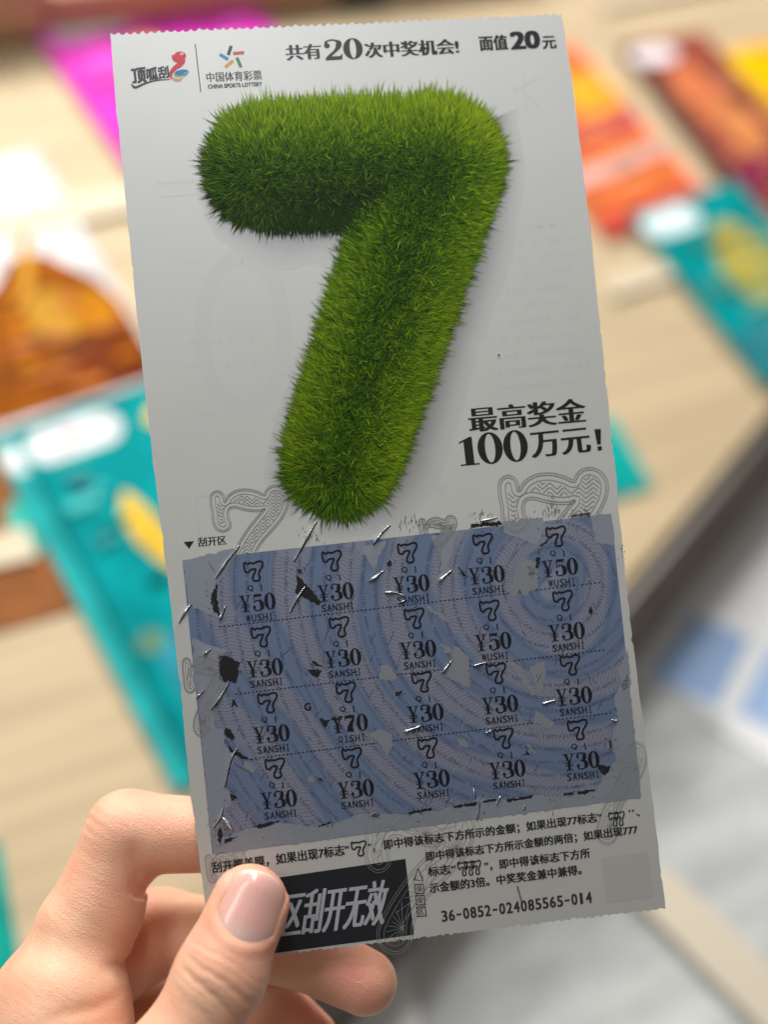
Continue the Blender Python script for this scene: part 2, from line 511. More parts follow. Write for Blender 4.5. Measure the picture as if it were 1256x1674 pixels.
def tk(P, layer=0.0):
    """photo points on the ticket's print -> ticket coordinates in metres (right, up, out of the paper)"""
    P = np.asarray(P, float).reshape(-1, 2)
    r = np.stack([(P[:, 0] - CX) / F_PX, (P[:, 1] - CY) / F_PX, np.ones(len(P))], 1)
    R = np.stack([r @ T1, r @ T2, r @ T3], 1)
    O = -np.array([TO @ T1, TO @ T2, TO @ T3])
    z = np.zeros(len(P))
    for _ in range(4):
        t = (z - O[2]) / R[:, 2]
        Q = O + R * t[:, None]
        z = zbend(Q[:, 1])
    Q[:, 2] = z + layer
    return Q


def ticket_to_lens(Q):
    Q = np.asarray(Q, float)
    return TO + Q[..., 0:1] * T1 + Q[..., 1:2] * T2 + Q[..., 2:3] * T3


TM = frame(to_world(TO), RW @ T1, RW @ T2, RW @ T3)
TICKET = tag(empty("scratch_ticket", TM), "white scratch lottery ticket with a large grass numeral seven, held in the hand", "lottery ticket")

LEFT = np.array([(180, 57), (191, 190), (205, 330), (224, 520), (243, 700), (263, 860), (280, 1000), (297, 1150), (312, 1300), (330, 1440), (349, 1573)], float)
RIGHT = np.array([(919, 25), (930, 90), (945, 200), (965, 370), (984, 550), (1002, 720), (1014, 850), (1030, 1000), (1047, 1140), (1063, 1270), (1089, 1484)], float)


def edge_at(E, t):
    y = E[0, 1] + (E[-1, 1] - E[0, 1]) * t
    return np.stack([np.interp(y, E[:, 1], E[:, 0]), y], 1)


def make_paper():
    nc, nr = 440, 170
    t = np.linspace(0, 1, nr + 1)
    t = np.concatenate([[0, 0.0016], t[1:-1], [0.9984, 1]])
    nr = len(t) - 1
    L, R = edge_at(LEFT, t), edge_at(RIGHT, t)
    wob = lambda: np.convolve(rng.normal(0, 1, nr + 1), np.ones(3) / 3, 'same') * 0.7
    L[:, 0] += wob(); R[:, 0] += wob()
    for k in rng.integers(5, nr - 5, 9): L[k, 0] += rng.uniform(.5, 2.2)
    for k in rng.integers(5, nr - 5, 11): R[k, 0] -= rng.uniform(.8, 3.0)
    s = np.linspace(0, 1, nc + 1)
    P = L[:, None, :] * (1 - s)[None, :, None] + R[:, None, :] * s[None, :, None]
    # torn perforation along the top, a finer one along the bottom
    ph = s * 56 * 2 * math.pi
    jit = np.convolve(rng.normal(0, 1, nc + 1), np.ones(5) / 5, 'same')
    P[0, :, 1] += -2.2 - 3.2 * np.maximum(0, np.cos(ph)) ** 0.6 + 1.2 * jit + 2.0
    P[1, :, 1] += 1.2
    bow = 6 * np.sin(math.pi * s)
    P[-1, :, 1] += 1.8 * np.maximum(0, np.cos(ph * 1.02)) + 1.3 * jit[::-1]
    Q = tk(P.reshape(-1, 2))
    B = Q.copy(); B[:, 2] -= 0.00028
    V = np.concatenate([Q, B]); N = len(Q); w = nc + 1
    i, j = np.meshgrid(np.arange(nr), np.arange(nc), indexing='ij')
    a = (i * w + j).ravel()
    F1 = np.stack([a, a + w, a + w + 1, a + 1], 1)
    F2 = F1[:, ::-1] + N
    rim = list(range(w)) + [r * w + nc for r in range(1, nr + 1)] + [nr * w + k for k in range(nc - 1, -1, -1)] + [r * w for r in range(nr - 1, 0, -1)]
    rim = np.array(rim); nx = np.roll(rim, -1)
    F3 = np.stack([rim, nx, nx + N, rim + N], 1)
    return mesh_obj("paper", V, np.concatenate([F1, F2, F3]), MAT_PAPER, TICKET)


make_paper()


class Ink:
    """collects printed shapes (photo points, a layer, a colour) into one flat part of the ticket"""
    def __init__(self): self.P, self.L, self.C, self.F, self.n = [], [], [], [], 0

    def add(self, P, Fc, color, layer):
        P = np.asarray(P, float).reshape(-1, 2)
        self.P.append(P)
        self.L.append(np.broadcast_to(np.asarray(layer, float), (len(P),)))
        self.C.append(np.broadcast_to(np.asarray(color, float), (len(P), 3)))
        self.F += [tuple(int(k) + self.n for k in f) for f in Fc]
        self.n += len(P)

    def poly(self, pts, color, layer):
        pts = [tuple(p) for p in pts]
        tri = tessellate_polygon([[Vector((p[0], p[1], 0)) for p in pts]])
        P = np.array(pts)
        out = []
        for t in tri:
            a, b, c_ = P[t[0]], P[t[1]], P[t[2]]
            cr = (b[0] - a[0]) * (c_[1] - a[1]) - (b[1] - a[1]) * (c_[0] - a[0])
            out.append(tuple(t) if cr < 0 else tuple(t)[::-1])
        self.add(P, out, color, layer)

    def line(self, path, w, color, layer, closed=False):
        P = np.asarray(path, float)
        if len(P) < 2: return
        if closed: P = np.concatenate([P, P[:1]])
        t = np.gradient(P, axis=0)
        if closed: t[0] = t[-1] = P[1] - P[-2]
        t /= np.maximum(np.linalg.norm(t, axis=1)[:, None], 1e-6)
        n = np.stack([-t[:, 1], t[:, 0]], 1) * (np.broadcast_to(np.asarray(w, float), (len(P),)) / 2)[:, None]
        V = np.stack([P + n, P - n], 1).reshape(-1, 2)
        self.add(V, [(2 * k, 2 * k + 2, 2 * k + 3, 2 * k + 1) for k in range(len(P) - 1)], color, layer)

    def build(self, name, material=None, parent=None, label=None):
        P = np.concatenate(self.P)
        Q = tk(P); Q[:, 2] += np.concatenate(self.L)
        o = mesh_obj(name, Q, self.F, material or MAT_INK, parent or TICKET, np.concatenate(self.C) * 0.78)
        if label: o["label"] = label
        return o


UPV = np.array([-0.113, -1.0])        # up the ticket, in photo points
_cache = {}


def glyphs(body, res=3, offset=0.0):
    key = (body, res, offset)
    if key not in _cache:
        cu = bpy.data.curves.new("lettering", 'FONT')
        cu.body = body; cu.resolution_u = res; cu.offset = offset; cu.fill_mode = 'FRONT'
        ob = bpy.data.objects.new("lettering", cu)
        COL.objects.link(ob)
        me = bpy.data.meshes.new_from_object(ob.evaluated_get(bpy.context.evaluated_depsgraph_get()))
        V = np.empty(len(me.vertices) * 3, np.float32); me.vertices.foreach_get("co", V)
        V = V.reshape(-1, 3)[:, :2].astype(float)
        Fc = [tuple(p.vertices) for p in me.polygons]
        bpy.data.objects.remove(ob); bpy.data.curves.remove(cu); bpy.data.meshes.remove(me)
        _cache[key] = (V, Fc)
    return _cache[key]


def write(ink, body, lb, rb, h, color, layer=4e-5, fat=0.0, shear=0.0, res=3, offset=0.0, mono=False, base=None, up=None, fat_y=0.0):
    """letters fitted between two baseline points; fat spreads the strokes sideways only (heavy uprights, thin bars)"""
    lb, rb = np.array(lb, float), np.array(rb, float)
    up = UPV if up is None else np.array(up, float)
    if mono:
        n = len(body)
        for k, chh in enumerate(body):
            if chh == ' ': continue
            a = lb + (rb - lb) * (k + 0.08) / n; b = lb + (rb - lb) * (k + 0.92) / n
            hh, dy, aa, bb = h, 0, a, b
            if chh == '1': aa, bb = a + (b - a) * .22, b - (b - a) * .30
            if chh == 'I':
                mdl = (a + b) / 2; sw_ = max(fat * .8 + .9, 1.3)
                ink.line([mdl, mdl + up * h], sw_, color, layer)
                for q_ in (0.05, 0.95): ink.line([mdl - (b - a) * .26 + up * h * q_, mdl + (b - a) * .26 + up * h * q_], sw_ * .8, color, layer + 2e-6)
                continue
            if chh == '-': aa, bb = a + (b - a) * .1, b - (b - a) * .1; hh = h * .13; dy = h * .42
            write(ink, chh, aa + up * dy, bb + up * dy, hh, color, layer, fat, shear, res, offset, fat_y=fat_y)
        return
    V, Fc = glyphs(body, res, offset)
    mn, mx = V.min(0), V.max(0)
    if base: mn = np.array([mn[0], base[0]]); mx = np.array([mx[0], base[1]])
    S = (V - mn) / (mx - mn)
    d = rb - lb; L = np.linalg.norm(d)
    P0 = lb + S[:, :1] * d * (1 - fat / L) + S[:, 1:] * up * h + d / L * (fat / 2)
    P0 = P0 + (S[:, 1:] - 0.0) * d / L * shear * h
    k = 1 if fat == 0 else (2 + int(fat / 1.6))
    offs = [0] if k == 1 else np.linspace(-fat / 2, fat / 2, k)
    e = 0
    for ox in offs:
        for oy in ([0] if fat_y == 0 else [-fat_y / 2, fat_y / 2]):
            ink.add(P0 + d / L * ox + up * oy, Fc, color, layer + e * 2e-6)
            e += 1


BLACK = (0.018, 0.018, 0.020)


def smooth_path(pts, n=8, closed=False):
    P = np.asarray(pts, float); out = []
    N = len(P)
    for i in range(N if closed else N - 1):
        if closed: a, b, c_, d = P[(i - 1) % N], P[i], P[(i + 1) % N], P[(i + 2) % N]
        else: a, b, c_, d = P[max(i - 1, 0)], P[i], P[i + 1], P[min(i + 2, N - 1)]
        for t in np.linspace(0, 1, n, endpoint=False):
            out.append(0.5 * ((2 * b) + (c_ - a) * t + (2 * a - 5 * b + 4 * c_ - d) * t * t + (3 * b - a - 3 * c_ + d) * t ** 3))
    if not closed: out.append(P[-1])
    return np.array(out)


# ---- show-through of the back and faint ghost marks
k = Ink()
G1 = (0.618, 0.618, 0.610)


def done(name):
    global k
    k.build(name); k = Ink()


k.line(smooth_path([(395, 415), (352, 450), (330, 530), (345, 620), (392, 668), (440, 640), (462, 560), (448, 460), (395, 415)], 6), 26, (0.635, 0.635, 0.626), 8e-6)
done("ghost_numeral")
done("ghost_emblem") if k.n else None
for (x, y, L) in ((255, 300, 70), (300, 428, 210), (310, 560, 120), (305, 600, 140), (300, 682, 70), (880, 372, 60)):
    for q in range(int(L / 9)):
        if q == 0 or rng.random() < .75: k.line([(x + q * 9, y - q * .6), (x + q * 9 + 7, y - q * .6 - .5)], rng.uniform(4, 10), (0.626, 0.626, 0.618), 1.2e-5)
    done("ghost_line")
for r_ in range(11):
    y = 375 + r_ * 26; x = 815 - r_ * 3 + (r_ > 6) * 25
    for q in range(int((945 + r_ * 3 - x) / 12)):
        if rng.random() < .7: k.line([(x + q * 12, y - q * 1.2), (x + q * 12 + 9, y - q * 1.2 - 1)], rng.uniform(5, 11), (0.626, 0.626, 0.616), 1.2e-5)
done("ghost_paragraph")
k.line([(262, 300), (330, 294), (332, 316), (264, 322)], 2, G1, 1.4e-5, True)
done("ghost_box")
k.line([(320, 812), (480, 797), (485, 870)], 2, G1, 1.4e-5)
k.line([(320, 812), (326, 880)], 2, G1, 1.4e-5)
done("ghost_frame")
k.poly([(705, 792), (735, 790), (722, 815)], G1, 1.4e-5)
done("ghost_arrow")
k.line([(840, 150), (880, 128)], 7, (0.622, 0.622, 0.622), 1.4e-5); k.line([(855, 120), (862, 185)], 5, (0.626, 0.626, 0.626), 1.6e-5); k.line([(858, 150), (885, 178)], 5, (0.626, 0.626, 0.626), 1.8e-5)
k.build("ghost_character")

# ---- printed drop shadow behind the grass numeral (part of the artwork)
k = Ink()


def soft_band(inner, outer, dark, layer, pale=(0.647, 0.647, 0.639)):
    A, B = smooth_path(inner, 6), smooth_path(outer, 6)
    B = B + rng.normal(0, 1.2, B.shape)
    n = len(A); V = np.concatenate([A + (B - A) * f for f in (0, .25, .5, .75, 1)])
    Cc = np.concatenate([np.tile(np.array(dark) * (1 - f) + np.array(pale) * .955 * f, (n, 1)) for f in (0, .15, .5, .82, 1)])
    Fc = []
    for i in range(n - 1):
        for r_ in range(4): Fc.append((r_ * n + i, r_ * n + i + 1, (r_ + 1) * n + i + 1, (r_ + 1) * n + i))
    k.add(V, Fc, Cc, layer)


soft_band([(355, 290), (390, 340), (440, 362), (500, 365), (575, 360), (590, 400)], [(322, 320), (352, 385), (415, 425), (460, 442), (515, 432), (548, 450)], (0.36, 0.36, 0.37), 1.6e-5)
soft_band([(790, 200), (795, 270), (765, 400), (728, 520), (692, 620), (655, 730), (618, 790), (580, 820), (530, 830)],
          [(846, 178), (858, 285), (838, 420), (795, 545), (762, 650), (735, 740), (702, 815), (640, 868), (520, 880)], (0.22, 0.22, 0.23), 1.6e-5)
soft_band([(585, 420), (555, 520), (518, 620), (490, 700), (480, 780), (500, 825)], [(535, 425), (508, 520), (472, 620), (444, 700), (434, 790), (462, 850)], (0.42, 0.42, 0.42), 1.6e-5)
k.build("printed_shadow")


# ---- the grass numeral: thousands of printed blades
def seg_d(P, a, b, ra, rb):
    a, b = np.array(a, float), np.array(b, float)
    d = b - a; t = np.clip(((P - a) @ d) / (d @ d), 0, 1)
    return np.linalg.norm(P - a - t[:, None] * d, axis=1) - (ra + (rb - ra) * t), ra + (rb - ra) * t


def seven(P):
    d1, r1 = seg_d(P, (436, 273), (716, 264), 87, 90)
    d2, r2 = seg_d(P, (717, 264), (556, 752), 91, 80)
    d = np.minimum(d1, d2)
    return d, np.where(d1 < d2, r1, r2), d1, d2


def grass():
    pts = []
    while sum(len(p) for p in pts) < 34000:
        P = np.stack([rng.uniform(325, 840, 40000), rng.uniform(150, 865, 40000)], 1)
        d = seven(P)[0]
        w = np.where(d > -14, 1.0, 0.62)
        pts.append(P[(d < 3) & (rng.random(len(P)) < w)])
    P = np.concatenate(pts)[:34000]
    d, r, d1, d2 = seven(P)
    g = np.stack([seven(P + [1, 0])[0] - d, seven(P + [0, 1])[0] - d], 1)
    g /= np.maximum(np.linalg.norm(g, axis=1)[:, None], 1e-6)
    rad = np.clip(1 + d / r, 0, 1.05)                     # 0 on the spine, 1 at the outline
    n = len(P)
    ang = rng.uniform(0, 2 * math.pi, n)
    rand = np.stack([np.cos(ang), np.sin(ang)], 1)
    D = g * (rad ** 1.3)[:, None] * 1.5 + np.array([0.02, -0.38]) + rand * (0.75 - 0.35 * rad)[:, None]
    D /= np.maximum(np.linalg.norm(D, axis=1)[:, None], 1e-3)
    Lb = rng.uniform(15, 30, n) * (0.75 + 0.35 * rad)
    Lb *= np.where((g[:, 1] < -.6) & (rad > .85), 1.15, 1.0)
    wisp = (rad > .93) & (rng.random(n) < .22)
    Lb = np.where(wisp, Lb * rng.uniform(1.1, 1.45, n), Lb)
    Wb = np.where(wisp, rng.uniform(1.4, 2.2, n), rng.uniform(1.5, 2.6, n))
    # colours of the artwork: yellow green where it faces up or right, near black in the fold under the bar
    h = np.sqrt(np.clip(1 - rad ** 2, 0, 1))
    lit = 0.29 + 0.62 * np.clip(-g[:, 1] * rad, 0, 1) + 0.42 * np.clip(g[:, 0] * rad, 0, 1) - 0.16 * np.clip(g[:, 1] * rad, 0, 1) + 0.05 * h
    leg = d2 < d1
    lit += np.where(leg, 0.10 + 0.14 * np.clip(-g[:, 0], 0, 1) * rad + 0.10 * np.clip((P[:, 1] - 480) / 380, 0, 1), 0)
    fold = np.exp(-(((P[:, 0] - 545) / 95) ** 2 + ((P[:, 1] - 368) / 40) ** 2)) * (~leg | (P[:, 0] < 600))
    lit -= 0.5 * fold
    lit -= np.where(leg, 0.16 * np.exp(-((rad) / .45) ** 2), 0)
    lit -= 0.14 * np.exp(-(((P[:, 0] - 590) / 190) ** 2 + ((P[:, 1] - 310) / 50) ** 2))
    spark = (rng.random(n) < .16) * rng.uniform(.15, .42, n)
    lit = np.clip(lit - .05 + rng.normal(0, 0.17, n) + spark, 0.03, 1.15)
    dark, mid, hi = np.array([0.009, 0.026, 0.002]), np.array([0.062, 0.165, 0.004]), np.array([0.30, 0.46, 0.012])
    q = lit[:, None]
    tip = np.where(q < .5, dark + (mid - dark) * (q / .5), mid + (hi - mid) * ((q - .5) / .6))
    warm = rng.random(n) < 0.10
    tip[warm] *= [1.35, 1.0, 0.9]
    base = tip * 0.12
    nrmv = np.stack([-D[:, 1], D[:, 0]], 1)
    curl = rng.normal(0, 2.4, n)
    b0 = P - D * 3 + nrmv * (Wb / 2)[:, None]; b1 = P - D * 3 - nrmv * (Wb / 2)[:, None]
    mp = P + D * (Lb * .55)[:, None] + nrmv * curl[:, None] * .35
    m0, m1 = mp + nrmv * (Wb * .42)[:, None], mp - nrmv * (Wb * .42)[:, None]
    tp = P + D * Lb[:, None] + nrmv * curl[:, None]
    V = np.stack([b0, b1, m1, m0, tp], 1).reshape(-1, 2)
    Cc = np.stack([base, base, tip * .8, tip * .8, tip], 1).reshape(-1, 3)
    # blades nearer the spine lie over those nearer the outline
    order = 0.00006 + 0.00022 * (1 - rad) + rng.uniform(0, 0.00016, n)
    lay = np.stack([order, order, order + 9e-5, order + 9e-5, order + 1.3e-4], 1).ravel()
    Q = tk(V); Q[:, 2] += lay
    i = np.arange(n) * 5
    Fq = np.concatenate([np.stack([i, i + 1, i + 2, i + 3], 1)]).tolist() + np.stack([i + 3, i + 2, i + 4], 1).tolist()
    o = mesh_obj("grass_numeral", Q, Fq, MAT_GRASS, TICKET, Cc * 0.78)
    # dark ground print under the blades
    kk = Ink()
    xs, ys = np.arange(330, 842, 5.0), np.arange(150, 866, 5.0)
    X, Y = np.meshgrid(xs, ys); GP = np.stack([X.ravel(), Y.ravel()], 1)
    dd = seven(GP)[0].reshape(X.shape); w = len(xs)
    ins = dd < -3
    Fc = []
    for a in range(len(ys) - 1):
        for b in range(w - 1):
            if ins[a, b] and ins[a + 1, b] and ins[a, b + 1] and ins[a + 1, b + 1]:
                Fc.append((a * w + b, (a + 1) * w + b, (a + 1) * w + b + 1, a * w + b + 1))
    kk.add(GP, Fc, (0.012, 0.030, 0.003), 4e-5)
    kk.build("grass_ground", MAT_GRASS, o)
    return o


grass()

# ---- heading lines
k = Ink()
write(k, "共有", (468, 99), (527, 96), 25, BLACK, fat=3.0, res=4)
write(k, "次中奖机会!", (597, 95), (752, 88), 25, BLACK, fat=3.0, res=4)
V0 = None
k.build("heading_text")


def didone(ink, ch, lb, rb, h, color, layer=4e-5, weight=.34):
    """high-contrast heavy figures with thick uprights and hairline bars"""
    lb, rb = np.array(lb, float), np.array(rb, float); d = rb - lb
    f = lambda P: lb + np.asarray(P)[:, :1] * d + np.asarray(P)[:, 1:] * UPV * h
    a = np.linspace(0, 2 * math.pi, 41)
    if ch == '0':
        A = np.stack([.5 + .5 * np.cos(a), .5 + .52 * np.sin(a)], 1); B = np.stack([.5 + (.5 - weight) * np.cos(a), .5 + .465 * np.sin(a)], 1)
        V = np.concatenate([f(A), f(B)]); n = len(a)
        ink.add(V, [(i, i + 1, n + i + 1, n + i) for i in range(n - 1)], color, layer)
        return
    def band(path, w, ang=0.0):
        # broad-nib stroke: the nib is wide across the page and flat
        P = smooth_path(path, 7); n = len(P)
        wv = np.interp(np.linspace(0, 1, n), np.linspace(0, 1, len(w)), w) / 2
        t = np.gradient(P, axis=0); t /= np.linalg.norm(t, axis=1)[:, None]
        nx = np.stack([-t[:, 1], t[:, 0]], 1)
        wd = np.maximum(wv * np.abs(nx[:, 0]) ** 1.3, .035)
        V = np.concatenate([f(P + nx * wd[:, None]), f(P - nx * wd[:, None])])
        ink.add(V, [(i, i + 1, n + i + 1, n + i) for i in range(n - 1)], color, layer)
    def dot(x, y, rx, ry):
        ink.poly(f(np.stack([x + rx * np.cos(a[:-1]), y + ry * np.sin(a[:-1])], 1)), color, layer + 2e-6)
    def box(*p): ink.poly(f(np.array(p)), color, layer + 4e-6)
    W = weight
    if ch == '1':
        box((.30, .04), (.72, .04), (.72, 1.0), (.60, 1.0), (.08, .84), (.08, .79), (.30, .84)); box((.06, 0), (.96, 0), (.96, .05), (.06, .05))
    elif ch == '2':
        band([(.12, .72), (.2, .92), (.5, .99), (.78, .88), (.80, .68), (.62, .45), (.30, .22), (.08, .06)], [.1, .2, .3, W * 1.12, W * 1.12, W * .9, .3, .2]); dot(.20, .72, .15, .13)
        box((.05, 0), (.92, 0), (.98, .26), (.90, .26), (.84, .17), (.30, .19), (.05, .06))
    elif ch == '3':
        band([(.10, .80), (.22, .95), (.48, .985), (.74, .90), (.76, .70), (.62, .56), (.40, .52)], [.1, .2, .3, W * 1.0, W * 1.05, .5, .1]); dot(.17, .76, .12, .09)
        band([(.40, .515), (.66, .49), (.84, .36), (.82, .14), (.52, .015), (.22, .04), (.06, .20)], [.1, .5, W * 1.12, W * 1.12, .3, .2, .1]); dot(.15, .23, .14, .10)
    elif ch == '5':
        box((.16, .50), (.20, .50), (.24, .84), (.84, .84), (.90, 1.0), (.17, 1.0))
        band([(.18, .52), (.40, .62), (.66, .58), (.84, .40), (.80, .14), (.50, .015), (.20, .05), (.06, .20)], [.1, .2, .4, W * 1.12, W * 1.12, .3, .2, .1]); dot(.15, .24, .13, .10)
    elif ch == '7':
        box((.06, .70), (.12, .70), (.18, .82), (.95, .82), (.95, 1.0), (.08, 1.0))
        band([(.92, .86), (.66, .55), (.50, .26), (.47, .0)], [.15, .35, .55, .62])
    elif ch == '¥':
        box((-.02, 1.0), (.46, 1.0), (.46, .96), (.36, .96), (.56, .52), (.40, .44), (.12, .96), (-.02, .96)); box((.62, 1.0), (1.0, 1.0), (1.0, .96), (.90, .96), (.58, .46), (.52, .50), (.78, .96), (.62, .96))
        box((.36, .06), (.60, .06), (.60, .50), (.36, .50)); box((.18, 0), (.80, 0), (.80, .05), (.18, .05)); box((.14, .40), (.84, .40), (.84, .445), (.14, .445)); box((.14, .26), (.84, .26), (.84, .305), (.14, .305))


k = Ink()
didone(k, '2', (531, 99), (562, 97), 33, BLACK, weight=.30); didone(k, '0', (563, 97), (595, 95), 33, BLACK, weight=.34)
k.build("heading_number")
k = Ink()
write(k, "面值", (785, 83), (832, 81), 24, BLACK, fat=2.2, fat_y=1.0); write(k, "20", (836, 81), (885, 78), 28, BLACK, fat=5.0, fat_y=1.5); write(k, "元", (888, 80), (911, 79), 20, BLACK, fat=1.8, fat_y=.8)
k.build("face_value_text")
k = Ink()
write(k, "最高奖金", (768, 707), (961, 690), 40, BLACK, fat=4.0, res=5)
didone(k, '1', (752, 762), (786, 759), 46, BLACK, weight=.3); didone(k, '0', (784, 759), (825, 756), 50, BLACK, weight=.30); didone(k, '0', (826, 756), (866, 752), 50, BLACK, weight=.30)
write(k, "万元", (870, 749), (968, 739), 41, BLACK, fat=4.0, res=5)
k.poly([(972, 702), (983, 701), (983, 726), (977, 727)], BLACK, 4e-5); k.poly([(977, 730), (984, 729), (985, 736), (978, 737)], BLACK, 4e-5)
k.build("prize_headline")
k = Ink()
k.poly([(300, 886), (317, 884.5), (309, 897)], BLACK, 4e-5); write(k, "刮开区", (324, 894), (371, 890), 15, BLACK, fat=1.0)
k.build("panel_caption")

# ---- logos
k = Ink()
k.line([(319, 72), (328, 151)], 1.5, BLACK, 4e-5)
k.build("divider_line")
k = Ink()


def brush(path, w, col_, lay): k.line(smooth_path(path, 4), w, col_, lay)


write(k, "顶", (216, 137), (240, 134), 24, BLACK, fat=2.2, fat_y=1.6); write(k, "呱", (240, 132), (259, 129.5), 20, BLACK, fat=1.7, fat_y=1.3); write(k, "刮", (259, 129), (277, 126.5), 19, BLACK, fat=1.7, fat_y=1.3)
sw = smooth_path([(214, 137), (221, 143), (238, 136), (256, 131.5), (278, 130)], 6)
k.line(sw, np.interp(np.linspace(0, 1, len(sw)), [0, .2, 1], [1, 4.5, 1.2]), (0.03, 0.03, 0.03), 4.6e-5)
k.build("game_logo_text")
k = Ink()
p = smooth_path([(281, 130), (279, 121), (285, 112), (293, 106), (297, 99), (289, 95), (289, 91)], 7)
k.line(p, np.interp(np.linspace(0, 1, len(p)), [0, .15, .5, .75, .9, 1], [1, 6, 9, 13, 16, 14]), (0.52, 0.012, 0.03), 4e-5)
el = lambda cx, cy, rx, ry, an=-.12: [(cx + rx * math.cos(t) * math.cos(an) - ry * math.sin(t) * math.sin(an), cy + rx * math.cos(t) * math.sin(an) + ry * math.sin(t) * math.cos(an)) for t in np.linspace(0, 2 * math.pi, 24, endpoint=False)]
k.poly(el(294, 92, 10, 8), (0.52, 0.012, 0.03), 4.2e-5)
k.poly(el(297, 88, 3.5, 2.2), (0.75, 0.35, 0.38), 5.2e-5)
k.poly(el(290, 128, 8, 5.5), (0.62, 0.26, 0.14), 4.4e-5)
k.poly(el(293, 124.5, 10, 4.2), (0.62, 0.56, 0.40), 4.8e-5)
k.poly(el(295, 122, 11, 4.2), (0.10, 0.34, 0.20), 5.2e-5)
k.poly(el(297, 118.5, 12, 4.6), (0.02, 0.14, 0.36), 5.6e-5)
k.line([(300, 121), (308, 117)], 1.6, (.2, .45, .75), 6e-5)
k.build("game_logo_emblem")
k = Ink()
for a, b, colr in (((373, 90), (378, 75), (0.02, 0.02, 0.02)), ((381, 87.5), (399, 86), (0.55, 0.07, 0.05)), ((387, 94), (394, 110), (0.03, 0.20, 0.05)), ((381, 99), (368, 110), (0.62, 0.28, 0.07)), ((373, 97), (359, 89), (0.05, 0.20, 0.46))):
    k.line([a, b], 5.2, colr, 4e-5)
k.build("lottery_emblem")
k = Ink()
write(k, "中国体育彩票", (338, 134.5), (429, 130.5), 16, (0.03, 0.03, 0.035), fat=.7)
write(k, "CHINA SPORTS LOTTERY", (340, 145), (429, 140.5), 6.5, (0.03, 0.03, 0.035), fat=.7, fat_y=.4)
k.build("lottery_name_text")

# ---- scratch panel
PC = [(298, 916), (1000, 840), (1049, 1304), (347, 1397)]       # its corners
PCn = np.array(PC, float)


def in_poly(P, poly):
    P = np.asarray(P, float); x, y = P[:, 0], P[:, 1]; ins = np.zeros(len(P), bool); n = len(poly)
    for i in range(n):
        (x1, y1), (x2, y2) = poly[i], poly[(i + 1) % n]
        if y1 == y2: continue
        c_ = ((y1 > y) != (y2 > y)) & (x < (x2 - x1) * (y - y1) / (y2 - y1) + x1)
        ins ^= c_
    return ins


def swirl(P):
    """the guilloche rings: which ring, as a smooth coordinate"""
    x, y = P[:, 0] - 905, P[:, 1] - 955
    r = np.hypot(x, y); a = np.arctan2(y, x)
    rr = r * (1 + 0.05 * np.sin(3 * a + 1.0)) + 10 * np.sin(r / 55 + 2 * a) + np.clip((r - 120) / 200, 0, 1) * (13 * np.sin(x / 70 + y / 150) + 11 * np.sin(y / 62 - x / 190 + 1.3))
    return rr


